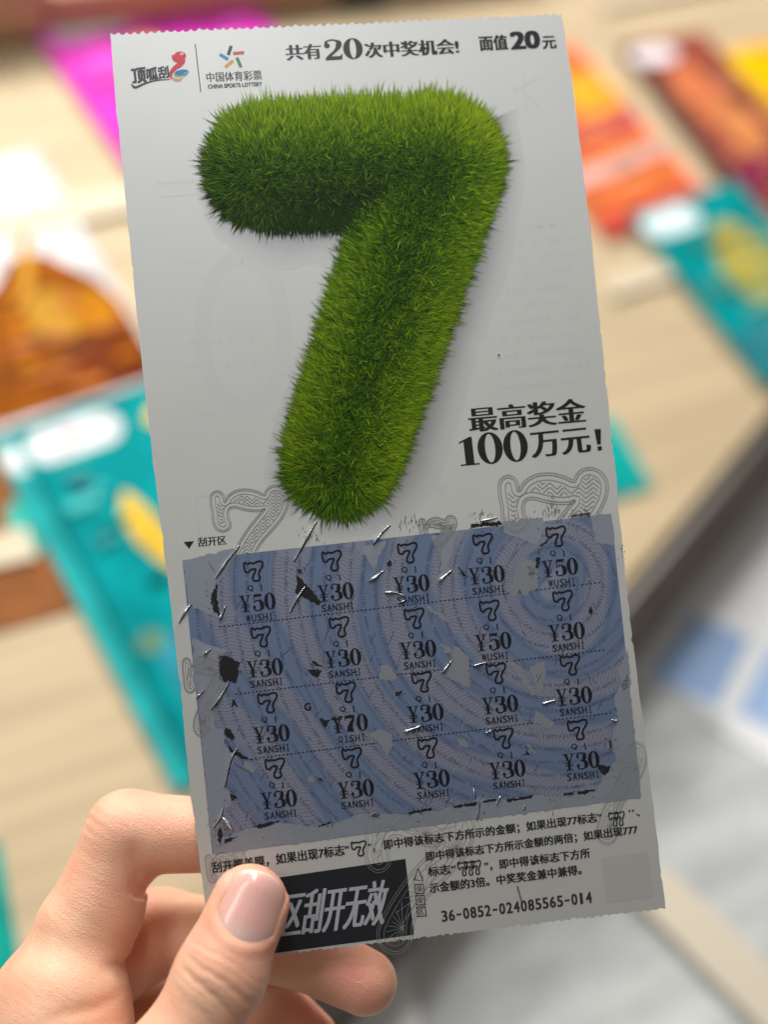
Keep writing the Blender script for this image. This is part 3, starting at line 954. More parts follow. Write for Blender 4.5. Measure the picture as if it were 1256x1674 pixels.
def panel():
    k = Ink()
    n, m_ = 260, 190
    s, t = np.meshgrid(np.linspace(0, 1, n), np.linspace(0, 1, m_))
    A = PCn[0] * (1 - s[..., None]) + PCn[1] * s[..., None]; B = PCn[3] * (1 - s[..., None]) + PCn[2] * s[..., None]
    P = (A * (1 - t[..., None]) + B * t[..., None]).reshape(-1, 2)
    rr = swirl(P)
    x, y = P[:, 0] - 1000, P[:, 1] - 1190
    ph = (rr % 84) / 84
    w = np.clip((np.abs(ph - .5) - .275 + .012 * np.sin(P[:, 0] / 9) * np.sin(P[:, 1] / 7)) / .05 + .5, 0, 1)           # 0 blue band, 1 pale band
    blue, pale = np.array([0.170, 0.228, 0.365]), np.array([0.268, 0.290, 0.385])
    Cc = blue + (pale - blue) * w[:, None]
    i, j = np.meshgrid(np.arange(m_ - 1), np.arange(n - 1), indexing='ij'); a = (i * n + j).ravel()
    k.add(P, np.stack([a, a + n, a + n + 1, a + 1], 1), Cc, 1.5e-5)
    base = k.build("scratch_panel")
    # fine wavy lines in the pale bands
    k = Ink()
    cen = np.array([905, 955.0])
    # hatching across each pale band, leaning with the spin of the rings
    A_ = np.linspace(0, 2 * math.pi, 721)
    for band in range(0, 10):
        rm = 84 * (band + 1)
        nh = int(2 * math.pi * rm / 6.2)
        for q in range(nh):
            a = 2 * math.pi * q / nh + rng.normal(0, .12) / nh
            u = np.linspace(-.23, .23, 12)
            r_ = np.full(12, float(rm))
            aa = a + (u * 26 + 3.5 * np.sin(u * 16 + q * .5)) / rm
            for _ in range(8):
                L = cen + np.stack([r_ * np.cos(aa), r_ * np.sin(aa)], 1)
                r_ = r_ - (swirl(L) / 84 - (band + 1) - u) * 84 * .8
            L = cen + np.stack([r_ * np.cos(aa), r_ * np.sin(aa)], 1)
            ok = in_poly(L, PC)
            if ok.all(): k.line(L, 1.0, (0.172, 0.185, 0.255) if q % 3 else (0.205, 0.182, 0.262), 2.2e-5 + (q % 2) * 1e-6)
    # a few fine contour lines beside the bands
    for off in (-.20, -.16, .16, .20):
        for band in range(0, 10):
            rm = 84 * (band + .5 + off); r_ = np.full(721, max(rm, 4.0))
            for _ in range(8):
                L = cen + np.stack([r_ * np.cos(A_), r_ * np.sin(A_)], 1)
                r_ = r_ - (swirl(L) - rm) * .8
            L = cen + np.stack([r_ * np.cos(A_), r_ * np.sin(A_)], 1)
            ok = in_poly(L, PC); run = []
            for q in range(len(L)):
                if ok[q]: run.append(L[q])
                if (not ok[q] or q == len(L) - 1) and run:
                    if len(run) > 2: k.line(run, 0.8, (0.105, 0.15, 0.255), 2.6e-5)
                    run = []
    k.build("guilloche_lines", parent=base)
    # microprint round the rings
    k = Ink()
    V, Fc = glyphs("CHINA SPORTS LOTTERY  ", 1)
    V = V - V.min(0); V = V / V[:, 1].max(); wid = V[:, 0].max() + .8
    Fm = Fc
    cents = [np.mean([V[v] for v in f], axis=0) for f in Fc]
    for ri, r0 in enumerate(np.arange(42, 690, 21.0)):
        hgt = 6.2; step = wid * hgt / r0
        a0 = rng.uniform(0, 6)
        nrep = int(2 * math.pi / step)
        for q in range(max(nrep, 1)):
            ang = a0 + q * step + V[:, 0] * hgt / r0
            L = cen + np.stack([(r0 - V[:, 1] * hgt * .9) * np.cos(ang), (r0 - V[:, 1] * hgt * .9) * np.sin(ang)], 1)
            ins = in_poly(L, PC)
            if not ins.any(): continue
            good = [f for f in Fm if all(ins[v] for v in f)]
            used = sorted({v for f in good for v in f}); mp = {v: z for z, v in enumerate(used)}
            if not used: continue
            colr = (0.115, 0.085, 0.165) if rng.random() < .55 else (0.070, 0.085, 0.17)
            k.add(L[used], [tuple(mp[v] for v in f)[::-1] for f in good], colr, 3.0e-5)
    k.build("microprint", parent=base)
    return base


PANEL = panel()


def jag(pts, amp=2.2, step=6.0):
    """torn edge: subdivide and jitter"""
    out = []
    n = len(pts)
    for i in range(n):
        a, b = np.array(pts[i], float), np.array(pts[(i + 1) % n], float)
        L = np.linalg.norm(b - a); m_ = max(1, int(L / step))
        d = (b - a) / max(L, 1e-6); nn = np.array([-d[1], d[0]])
        for q in range(m_):
            j = 0 if q == 0 else rng.normal(0, amp * .5)
            out.append(a + (b - a) * q / m_ + nn * j)
    return out


COATC = (0.300, 0.330, 0.390)
COAT = [
    [(298, 916), (392, 895), (376, 925), (353, 958), (347, 985), (358, 1012), (333, 1000), (309, 988)],
    [(314, 1042), (340, 1054), (372, 1062), (360, 1078), (358, 1112), (372, 1116), (346, 1160), (352, 1188), (366, 1195), (366, 1215), (388, 1238), (370, 1268), (366, 1285), (384, 1304), (372, 1320), (362, 1334), (366, 1368),
     (412, 1354), (452, 1345), (520, 1352), (548, 1346), (590, 1330), (668, 1332), (760, 1316), (784, 1303), (830, 1308), (872, 1300), (918, 1302), (975, 1294), (986, 1268), (1008, 1244), (1000, 1206), (1012, 1172), (1004, 1140), (1027, 1100), (1049, 1304), (347, 1397)],
    [(966, 844), (1000, 840), (1006, 893), (975, 886)],
    [(822, 853), (888, 846), (893, 862), (878, 892), (850, 880), (826, 872)],
    [(705, 876), (750, 868), (742, 895), (736, 915), (728, 948), (716, 955), (722, 915)],
    [(590, 895), (632, 883), (618, 915), (612, 930)],
    [(1012, 1092), (1027, 1062), (1032, 1120), (1020, 1130)],
]
FRAG = [
    [(832, 968), (850, 912), (878, 918), (880, 960), (858, 975), (850, 962), (842, 976)],
    [(742, 1056), (766, 1072), (769, 1126), (742, 1112), (722, 1100), (735, 1082)],
    [(718, 1050), (732, 1056), (742, 1066), (728, 1068)],
    [(828, 1078), (852, 1088), (872, 1130), (882, 1136), (874, 1114), (866, 1092), (892, 1078), (893, 1096), (884, 1138), (868, 1134)],
    [(876, 1160), (908, 1182), (902, 1194), (872, 1178)],
    [(600, 1200), (622, 1192), (642, 1200), (640, 1222), (634, 1236), (618, 1214)],
    [(622, 1088), (636, 1086), (650, 1108), (642, 1114), (622, 1112)],
    [(505, 1270), (515, 1272), (512, 1280), (504, 1278)],
    [(748, 1206), (760, 1208), (768, 1222), (752, 1220)],
    [(862, 1216), (868, 1218), (878, 1232), (866, 1232)],
    [(696, 985), (712, 998), (742, 1020), (726, 1014), (704, 1000)],
    [(398, 1242), (420, 1252), (412, 1264), (400, 1256)],
    [(862, 926), (876, 924), (870, 950)],
    [(560, 1060), (572, 1056), (580, 1066), (566, 1072)],
]
k = Ink()
for P in COAT: k.poly(jag(P, 2.0, 5), COATC, 5e-5)
k.build("coating", MAT_COATING, PANEL)
k = Ink()
for P in FRAG: k.poly(jag(P, 2.6, 4), (0.275, 0.292, 0.33), 5e-5)
k.build("coating_flakes", MAT_COATING, PANEL)

# half-rubbed streaks left by the coin
k = Ink()
for q in range(330):
    c0 = rng.uniform(.04, .96, 2)
    A_, B_ = PCn[0] * (1 - c0[0]) + PCn[1] * c0[0], PCn[3] * (1 - c0[0]) + PCn[2] * c0[0]
    a = A_ * (1 - c0[1]) + B_ * c0[1]
    th = rng.choice([1.05, 2.2], p=[.6, .4]) + rng.normal(0, .16)
    L = rng.uniform(5, 30); d_ = np.array([math.cos(th), -math.sin(th)])
    pth = smooth_path([a, a + d_ * L * .5 + rng.normal(0, 1.0, 2), a + d_ * L], 3)
    if not in_poly(pth, PC).all(): continue
    cl = (0.27, 0.288, 0.345) if rng.random() < .72 else (0.085, 0.09, 0.11)
    k.line(pth, rng.uniform(.5, 1.7) * np.sin(np.linspace(.2, 2.9, len(pth))), cl, 5.6e-5)
k.build("coating_streaks", MAT_COATING, PANEL)

DARKS = [
    [(356, 952), (346, 970), (344, 985), (350, 1000), (361, 1011), (356, 990), (354, 970)],
    [(358, 1070), (374, 1074), (393, 1083), (388, 1092), (391, 1098), (384, 1117), (372, 1112), (366, 1116), (358, 1095)],
    [(484, 938), (490, 944), (510, 965), (526, 985), (522, 990), (500, 978), (482, 968), (486, 955)],
    [(484, 930), (494, 932), (490, 940)],
    [(500, 1094), (526, 1096), (520, 1107), (510, 1104)], [(510, 1080), (530, 1090), (516, 1089)],
    [(367, 1188), (378, 1194), (384, 1206), (378, 1210), (367, 1200)],
    [(368, 1208), (380, 1225), (400, 1236), (414, 1243), (394, 1240), (376, 1230)],
    [(522, 1176), (540, 1178), (532, 1190)], [(540, 1176), (560, 1172), (556, 1178)],
    [(376, 1296), (388, 1304), (378, 1310)],
    [(413, 1351), (440, 1343), (457, 1341), (440, 1351), (425, 1354)], [(520, 1349), (545, 1343), (522, 1352)],
    [(604, 1333), (622, 1331), (614, 1336)], [(668, 1327), (706, 1321), (706, 1325), (668, 1331)], [(742, 1317), (780, 1311), (780, 1316), (742, 1321)],
    [(790, 1309), (812, 1305), (812, 1309), (790, 1313)], [(828, 1307), (872, 1299), (870, 1304), (830, 1311)], [(922, 1297), (938, 1295), (938, 1299), (922, 1301)], [(944, 1294), (974, 1290), (972, 1294), (946, 1299)],
    [(770, 857), (818, 852), (822, 858), (778, 862), (770, 861)], [(934, 842), (966, 838), (966, 843), (936, 847)],
    [(893, 884), (900, 880), (888, 893), (882, 893)], [(877, 912), (884, 911), (880, 930), (876, 928)], [(749, 925), (760, 938), (764, 944), (756, 942)],
    [(996, 1210), (1000, 1216), (1002, 1224), (997, 1220)], [(978, 1250), (1000, 1254), (990, 1268), (982, 1262)], [(966, 992), (970, 998), (968, 1006), (963, 998)],
    [(862, 1228), (868, 1234), (858, 1234)], [(355, 1366), (360, 1350), (364, 1364), (360, 1385)], [(520, 1272), (536, 1278), (522, 1276)], [(646, 1131), (658, 1129), (654, 1136), (647, 1138)],
    [(632, 920), (638, 915), (642, 924), (634, 926)], [(366, 1372), (390, 1366), (368, 1380)],
]
k = Ink()
for P in DARKS:
    k.poly(jag(P, 1.7, 3), (0.020, 0.020, 0.022), 7e-5)
    cP, ext = np.mean(P, 0), np.ptp(np.array(P), 0)
    for q in range(10):
        a = cP + rng.normal(0, .42, 2) * (ext + 4)
        k.line([a, a + rng.normal(0, 1.6, 2) + [.6, -1.2]], rng.uniform(.5, 1.5), np.array([.04, .04, .045]) * rng.uniform(.6, 3), 7.4e-5 + q * 1e-6)
# sooty scuffs above the panel
for (x, y, n, sx, sy, ll) in ((676, 858, 26, 10, 7, 10), (786, 846, 16, 9, 5, 9), (903, 832, 26, 5, 9, 9), (900, 840, 30, 14, 5, 5), (508, 880, 20, 12, 7, 7), (1016, 903, 14, 3, 6, 5), (352, 1356, 16, 5, 10, 7), (905, 1316, 12, 7, 9, 9), (776, 1322, 16, 9, 8, 10), (640, 890, 10, 10, 3, 4), (560, 905, 8, 20, 3, 3), (850, 848, 14, 40, 2, 4)):
    for q in range(n):
        a = np.array([x + rng.normal(0, sx), y + rng.normal(0, sy)]); d_ = np.array([rng.normal(1.5, 1.2) * .25 * ll / 4, -rng.uniform(.3, 1) * ll])
        k.line([a, a + d_ * .5 + rng.normal(0, .5, 2), a + d_], np.array([.3, 1, .2]) * rng.uniform(.6, 1.9), np.array([.10, .10, .10]) * rng.uniform(.6, 3.4), 7.5e-5 + q * 1e-6)
k.line([(846, 1448), (850, 1462), (853, 1474)], 3, (.22, .22, .22), 7.5e-5)
k.build("dark_residue", parent=PANEL)


# curled shreds of film, standing off the paper
def curl(path, w, lift=0.0010, name="film_curl"):
    bed = smooth_path(np.array(path, float) + [1.6, 0.8], 6)  # dark line beside each shred: bared black under-layer and a painted shadow
    RESIDUE_SHADE = Ink()
    RESIDUE_SHADE.line(bed + rng.normal(0, .35, bed.shape), w * rng.uniform(.5, .9) * np.sin(np.linspace(.25, 2.9, len(bed))) + .3, (.03, .03, .032), 7.8e-5)
    RESIDUE_SHADE.build("curl_residue_shade", parent=PANEL)
    P = smooth_path(path, 8); n = len(P)
    t = np.gradient(P, axis=0); t /= np.linalg.norm(t, axis=1)[:, None]
    nn = np.stack([-t[:, 1], t[:, 0]], 1)
    s = np.linspace(0, 1, n); ww = w * (np.sin(math.pi * np.clip(s * .9 + .08, 0, 1)) ** .6) * (1 + .35 * np.sin(s * 8 + path[0][0]) + .10 * np.sin(s * 23 + path[0][1]))
    V, Fc = [], []
    m_ = 7
    for j in range(m_):
        a = math.pi * 1.15 * j / (m_ - 1)
        off = -math.cos(a) * .5; hz = math.sin(a)
        Q = tk(P + nn * (off * ww)[:, None])
        Q[:, 2] += 8e-5 + hz * lift * (ww / max(w, 1e-6)) * .6
        V.append(Q)
    V = np.concatenate(V)
    for j in range(m_ - 1):
        for i in range(n - 1): Fc.append((j * n + i, j * n + i + 1, (j + 1) * n + i + 1, (j + 1) * n + i))
    mesh_obj(name, V, Fc, MAT_FOIL, PANEL, smooth=True)


CURLS = [([(480, 917), (492, 896), (505, 872), (517, 852)], 3.4), ([(352, 945), (368, 920), (382, 903), (391, 891)], 3.6), ([(609, 890), (620, 875), (637, 858)], 3.4),
         ([(474, 1000), (484, 980), (499, 958)], 3.6), ([(292, 1018), (300, 1003), (311, 988)], 4.2), ([(344, 1160), (360, 1138), (375, 1114)], 3.2), ([(366, 1286), (372, 1260), (378, 1238), (388, 1222)], 3.6),
         ([(348, 1352), (358, 1338), (365, 1318)], 3.2), ([(362, 1334), (372, 1345), (380, 1358)], 7), ([(602, 950), (615, 942), (627, 932)], 5), ([(628, 968), (645, 968), (662, 974)], 4), ([(650, 986), (664, 980)], 3),
         ([(716, 950), (726, 942), (738, 932)], 4.5), ([(722, 1100), (730, 1090), (738, 1080)], 4), ([(772, 1088), (796, 1082)], 3.4), ([(886, 1150), (908, 1144)], 5.5), ([(660, 1196), (672, 1192), (688, 1186)], 5),
         ([(794, 1198), (804, 1193)], 4), ([(812, 1314), (818, 1300)], 3.6), ([(776, 1306), (774, 1286)], 4), ([(1000, 1176), (1010, 1178)], 4.5), ([(778, 1340), (784, 1310)], 2.6), ([(784, 852), (812, 846)], 4), ([(856, 1322), (858, 1316)], 4),
         ([(358, 1012), (362, 1004), (368, 990)], 4), ([(320, 1140), (333, 1128)], 2), ([(814, 578), (815, 580)], 3), ([(332, 1070), (345, 1060)], 2)]
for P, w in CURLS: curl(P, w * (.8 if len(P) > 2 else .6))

# ---- prize cells
SEVEN = [(.02, .93), (.10, 1.0), (.20, .90), (.32, .97), (.50, .92), (.66, .96), (.80, 1.0), (.98, .96), (1.0, .80), (.90, .62), (.78, .46), (.74, .30), (.78, .12), (.68, 0), (.48, .0), (.40, .12), (.46, .30), (.56, .48), (.60, .60), (.46, .62), (.30, .58), (.22, .48), (.06, .52), (.02, .70)]


def icon7(ink, c_, w, h, lay=6e-5, fill=None, lw=3.3):
    P = smooth_path(SEVEN, 3, True)
    A = np.array(c_) + (P[:, :1] - .5) * w * np.array([1, -.1]) + (P[:, 1:] - .5) * h * UPV
    if fill is not None: ink.poly(A, fill, lay)
    ink.line(A, lw, (0.014, 0.014, 0.018), lay + 6e-6, True)


CELLS = [
    [((415, 935), "¥50", "WUSHI"), ((543, 918), "¥30", "SANSHI"), ((667, 905), "¥30", "SANSHI"), ((790, 890), "¥30", "SANSHI"), ((910, 878), "¥50", "WUSHI")],
    [((427, 1042), "¥30", "SANSHI"), ((555, 1026), "¥30", "SANSHI"), ((678, 1012), "¥30", "SANSHI"), ((801, 999), "¥50", "WUSHI"), ((921, 983), "¥30", "SANSHI")],
    [((438, 1150), "¥30", "SANSHI"), ((566, 1133), "¥70", "QISHI"), ((690, 1116), "¥30", "SANSHI"), ((812, 1102), "¥30", "SANSHI"), ((933, 1088), "¥30", "SANSHI")],
    [((450, 1257), "¥30", "SANSHI"), ((576, 1240), "¥30", "SANSHI"), ((700, 1224), "¥30", "SANSHI"), ((824, 1208), "¥30", "SANSHI"), ((945, 1194), "¥30", "SANSHI")]]
INKD = (0.012, 0.012, 0.02)
for row in CELLS:
    for (c_, amt, pin) in row:
        x, y = c_
        k = Ink()
        icon7(k, (x, y - 1), 31, 31)
        b = lambda dx, dy: (x + dx, y + dy - dx * .105)
        write(k, "Q", b(-10, 31.5), b(0, 31.5), 10.5, INKD, 6e-5, fat=.6, res=2); write(k, "I", b(12, 32.5), b(14, 32.5), 10.5, INKD, 6e-5, fat=.6, res=2)
        didone(k, amt[0], b(-22, 64), b(-3, 64), 27, INKD, 6e-5); didone(k, amt[1], b(-1, 64), b(17, 64), 27, INKD, 6e-5, .36); didone(k, amt[2], b(18.5, 64), b(37, 64), 27, INKD, 6e-5, .33)
        wd = 9.2 * len(pin)
        write(k, pin, b(10 - wd / 2, 81), b(10 + wd / 2, 81), 11.5, INKD, 6e-5, fat=.7, res=2, mono=True)
        k.build("prize_print", parent=PANEL)
k = Ink()
for y0, y1, x0, x1 in ((1025, 952, 358, 985), (1135, 1062, 385, 992), (1241, 1165, 410, 1003)):
    n = 92
    for q in range(n):
        a, b2 = q / n, (q + .55) / n
        pa, pb = (x0 + (x1 - x0) * a, y0 + (y1 - y0) * a), (x0 + (x1 - x0) * b2, y0 + (y1 - y0) * b2)
        if not any(in_poly([pa], fr)[0] for fr in FRAG): k.line([pa, pb], 1.9, INKD, 4e-5)
write(k, "A", (378, 1156), (388, 1155), 12, INKD, 6e-5, fat=1.2, fat_y=.8); write(k, "G", (498, 1162), (509, 1161), 12, INKD, 6e-5, fat=1.2, fat_y=.8)
k.build("cell_dividers", parent=PANEL)

# ---- line-art sevens printed over paper and coating
ORN_O = [(480, 570), (490, 545), (515, 530), (545, 535), (565, 560), (572, 598), (590, 606), (622, 560), (680, 524), (760, 515), (830, 530), (898, 556), (920, 520), (950, 492), (1000, 485), (1050, 510), (1078, 560), (1075, 625), (1045, 700), (990, 780), (900, 880), (840, 960), (800, 1060), (800, 1140), (780, 1200), (720, 1230), (650, 1210), (620, 1150), (635, 1080), (690, 960), (770, 830), (850, 730), (905, 658), (880, 664), (820, 668), (740, 658), (668, 640), (620, 650), (600, 690), (608, 745), (622, 785), (606, 815), (568, 830), (524, 812), (500, 765), (495, 700), (482, 630)]
OO = np.array(ORN_O, float)
ON = np.stack([(OO[:, 0] - 470) / 620, (OO[:, 1] - 485) / 620], 1)
SCRATCHED = [P for P in COAT]


def visible(P):
    """line art shows on paper and on coating that is still there"""
    inp = in_poly(P, PC)
    co = np.zeros(len(P), bool)
    for c_ in COAT: co |= in_poly(P, c_)
    grass_ = seven(P)[0] < 12
    return (~inp | co) & ~grass_


def ornament(c0, w, h, rot=0.0, lw=1.1, dense=True, clip=None, colr=(0.30, 0.30, 0.30), name="line_art_numeral"):
    k = Ink()
    R = np.array([[math.cos(rot), -math.sin(rot)], [math.sin(rot), math.cos(rot)]])
    base = smooth_path(ON, 5, True)
    ctr = np.array([.5, .55])
    def place(Q): return np.array(c0, float) + ((Q - ctr) * [w, h]) @ R.T
    t = np.roll(base, -1, 0) - np.roll(base, 1, 0); t /= np.linalg.norm(t, axis=1)[:, None]
    nn = np.stack([t[:, 1], -t[:, 0]], 1)
    def emit(Q, wid):
        P = place(Q); P = np.concatenate([P, P[:1]]) if len(Q) == len(base) else P
        # finer sampling so that clipping follows the coating's edge
        S = []
        for i in range(len(P) - 1):
            for u in (0, .5): S.append(P[i] * (1 - u) + P[i + 1] * u)
        S.append(P[-1]); S = np.array(S)
        ok = visible(S)
        if clip is not None: ok &= in_poly(S, clip)
        run = []
        for q in range(len(S)):
            if ok[q]: run.append(S[q])
            if (not ok[q] or q == len(S) - 1) and run:
                if len(run) > 1: k.line(run, wid, colr, 9e-5)
                run = []
    emit(base, lw); emit(base + nn * .022, lw * .8); emit(base - nn * .045, lw * .8)
    # zigzag filling
    inner = [tuple(p) for p in (base - nn * .055)]
    if dense:
        for lev in np.arange(.02, 1.2, .042):
            xs = np.arange(0, 1.02, .014)
            Z = np.stack([xs, lev + .030 * (2 * np.abs(((xs * 7.5) % 1) - .5) - .5) * 2 - .0 * xs], 1)
            ok = in_poly(Z, inner)
            run = []
            for q in range(len(Z)):
                if ok[q]: run.append(Z[q])
                if (not ok[q] or q == len(Z) - 1) and run:
                    if len(run) > 3: emit(np.array(run), lw * .9)
                    run = []
    else:
        for a in np.arange(0, math.pi, .35):
            for cc_ in ((.2, .2), (.55, .22), (.85, .3), (.6, .7), (.45, 1.0), (.08, .5)):
                L = np.array(cc_) + np.stack([np.linspace(-.3, .3, 30) * math.cos(a), np.linspace(-.3, .3, 30) * math.sin(a)], 1)
                ok = in_poly(L, inner); run = [L[q] for q in range(30) if ok[q]]
                if len(run) > 3: emit(np.array(run), lw * .8)
    if k.n: k.build(name)


ornament((905, 866), 178, 178, 0.0, 1.6)
ornament((408, 866), 128, 128, 0.0, 1.3)
ornament((716, 880), 62, 66, 0.0, 1.0, False)
ornament((338, 1130), 80, 110, 0.0, 1.2, False)
ornament((678, 1428), 178, 200, 0.12, .8, False, colr=(.36, .36, .36))
ornament((1005, 1290), 105, 135, 0.0, .8, False, colr=(.36, .36, .36))
ornament((370, 1440), 66, 90, -0.05, .8, False, colr=(.36, .36, .36))

# ---- rules text, warning bar, serial number
k = Ink()
ST = dict(fat=1.0, fat_y=.3, res=2)
write(k, "刮开覆盖膜，如果出现7标志“", (347, 1428), (572, 1397), 18, BLACK, 1.0e-4, **ST)
icon7(k, (587, 1387), 24, 23, 1.0e-4, None, 2.4)
write(k, "”，", (603, 1394), (614, 1393), 15, BLACK, 1.0e-4, fat=.6, res=2)
write(k, "即中得该标志下方所示的金额；如果出现77标志“", (628, 1390), (985, 1344), 17, BLACK, 1.0e-4, **ST)
for q in (0, 10): icon7(k, (1004 + q, 1339 - q * .1), 15, 22, 1.0e-4 + q * 1e-6, None, 2.0)
write(k, "”、", (1029, 1336), (1048, 1334), 12, BLACK, 1.0e-4, fat=.5, res=2)
write(k, "即中得该标志下方所示金额的两倍；如果出现777", (697, 1409), (1044, 1364), 16.5, BLACK, 1.0e-4, **ST)
write(k, "标志“", (700, 1433), (746, 1427), 15.5, BLACK, 1.0e-4, **ST)
for q in (0, 11, 22): icon7(k, (757 + q, 1420 - q * .1), 15, 22, 1.0e-4 + q * 1e-6, None, 2.0)
write(k, "”，即中得该标志下方所", (793, 1424), (966, 1402), 16, BLACK, 1.0e-4, **ST)
write(k, "示金额的3倍。中奖奖金兼中兼得。", (703, 1460), (952, 1429), 16, BLACK, 1.0e-4, **ST)
k.build("rules_text")
k = Ink()
write(k, "36-0852-024085565-014", (722, 1507), (970, 1475), 17.5, (0.05, 0.05, 0.05), 6e-5, fat=1.3, fat_y=.7, mono=True, res=3)
k.build("serial_number")
k = Ink()
k.poly([(983, 1402), (1060, 1393), (1070, 1466), (993, 1476)], (0.615, 0.595, 0.58), 3e-5)
k.build("blank_code_patch")
k = Ink()
GB = 12
bar = [(350, 1450), (663, 1404), (677, 1528), (360, 1570)]
Bn = np.array(bar, float)
s, t = np.meshgrid(np.linspace(0, 1, GB), np.linspace(0, 1, GB))
P = (Bn[0] * ((1 - s) * (1 - t))[..., None] + Bn[1] * (s * (1 - t))[..., None] + Bn[2] * (s * t)[..., None] + Bn[3] * ((1 - s) * t)[..., None]).reshape(-1, 2)
i, j = np.meshgrid(np.arange(GB - 1), np.arange(GB - 1), indexing='ij'); a = (i * GB + j).ravel()
k.add(P, np.stack([a, a + GB, a + GB + 1, a + 1], 1), (0.022, 0.025, 0.032), 2.5e-5)
wb = k.build("warning_bar")
k = Ink()
write(k, "保安区刮开无效", (388, 1543), (628, 1511), 72, (0.56, 0.57, 0.63), 4.5e-5, fat=3.2, shear=.26, res=4)
k.build("warning_text", parent=wb)
k = Ink()
k.line([(684, 1420), (677, 1438), (692, 1440)], 2.6, BLACK, 6e-5, True)
for q, chh in enumerate("保安区"):
    x, y = 686 + q * 1.6, 1453 + q * 18.5
    k.line([(x - 8, y - 7), (x + 6, y - 8), (x + 8, y + 7), (x - 6, y + 8)], 2.2, BLACK, 6e-5, True)
    write(k, chh, (x - 4.5, y + 5), (x + 5, y + 4), 10, BLACK, 8e-5, res=2)
k.build("security_mark")

# ------------------------------------------------------------------ the hand: one continuous surface from a distance field
def tz(px, py):
    """depth of the ticket's paper along the sight line through a photo point"""
    r = np.array([(px - CX) / F_PX, (py - CY) / F_PX, 1.0])
    return (TO @ T3) / (r @ T3)


def hp(px, py, dz):
    """a joint: where it shows in the photo, dz metres behind the paper"""
    z = tz(px, py) + dz
    return np.array([(px - CX) / F_PX * z, (py - CY) / F_PX * z, z])


MM = 0.001
J = {
    # thumb, in front of the paper
    'T_tip': hp(408, 1478, -0.0066), 'T_ip': hp(361, 1592, -0.0098), 'T_mcp': hp(268, 1775, -0.0120), 'T_cmc': hp(60, 1990, 0.010),
    # index, behind it
    'I_mcp': hp(84, 1650, 0.014), 'I_pip': hp(208, 1362, 0.0180), 'I_dip': hp(395, 1366, 0.0118), 'I_tip': hp(520, 1400, 0.0100),
    # middle
    'M_mcp': hp(-10, 1700, 0.030), 'M_pip': hp(262, 1522, 0.0330), 'M_dip': hp(470, 1545, 0.016), 'M_tip': hp(597, 1606, 0.0105),
    # ring
    'R_mcp': hp(-20, 1790, 0.042), 'R_pip': hp(240, 1672, 0.042), 'R_dip': hp(420, 1625, 0.028), 'R_tip': hp(505, 1700, 0.022),
    # little finger, curled out of sight
    'L_mcp': hp(-10, 1900, 0.050), 'L_pip': hp(200, 1860, 0.052), 'L_dip': hp(330, 1850, 0.040), 'L_tip': hp(400, 1880, 0.034),
    'wrist': hp(-330, 2150, 0.045), 'arm': hp(-560, 2420, 0.050),
}


class Field:
    def __init__(self, lo, hi, h):
        self.lo, self.h = np.array(lo), h
        self.n = np.ceil((np.array(hi) - lo) / h).astype(int) + 1
        ax = [np.arange(k, dtype=np.float32) * h + l for k, l in zip(self.n, lo)]
        self.X, self.Y, self.Z = np.meshgrid(*ax, indexing='ij')


def cone(X, Y, Z, a, b, ra, rb, flat=None):
    d = b - a; L2 = float(d @ d)
    x, y, z = X - a[0], Y - a[1], Z - a[2]
    t = np.clip((x * d[0] + y * d[1] + z * d[2]) / L2, 0, 1)
    x, y, z = x - t * d[0], y - t * d[1], z - t * d[2]
    if flat is not None:
        nv, f = flat                                    # thinner along nv
        q = x * nv[0] + y * nv[1] + z * nv[2]
        g = (1 / f - 1) * q
        x, y, z = x + g * nv[0], y + g * nv[1], z + g * nv[2]
    return np.sqrt(x * x + y * y + z * z) - (ra + (rb - ra) * t)


def smin(a, b, k):
    h = np.clip(0.5 + 0.5 * (b - a) / k, 0, 1)
    return b + (a - b) * h - k * h * (1 - h)


T_AX = nrm(J['T_tip'] - J['T_ip'])
view_t = -nrm(J['T_tip'])
NAIL_N = view_t + 0.16 * np.array([1.0, 0.1, 0]) - 0.10 * T_AX
NAIL_N = nrm(NAIL_N - T_AX * (NAIL_N @ T_AX))
NAIL_S = np.cross(T_AX, NAIL_N)
if NAIL_S[0] < 0: NAIL_S = -NAIL_S
NAIL_C = J['T_tip']
PH = {}


def nail_mask(p):
    """nail bed: soft mask over the back of the thumb tip"""
    q = p - NAIL_C
    u, w, n = q @ NAIL_S, q @ T_AX, q @ NAIL_N
    return u, w, n


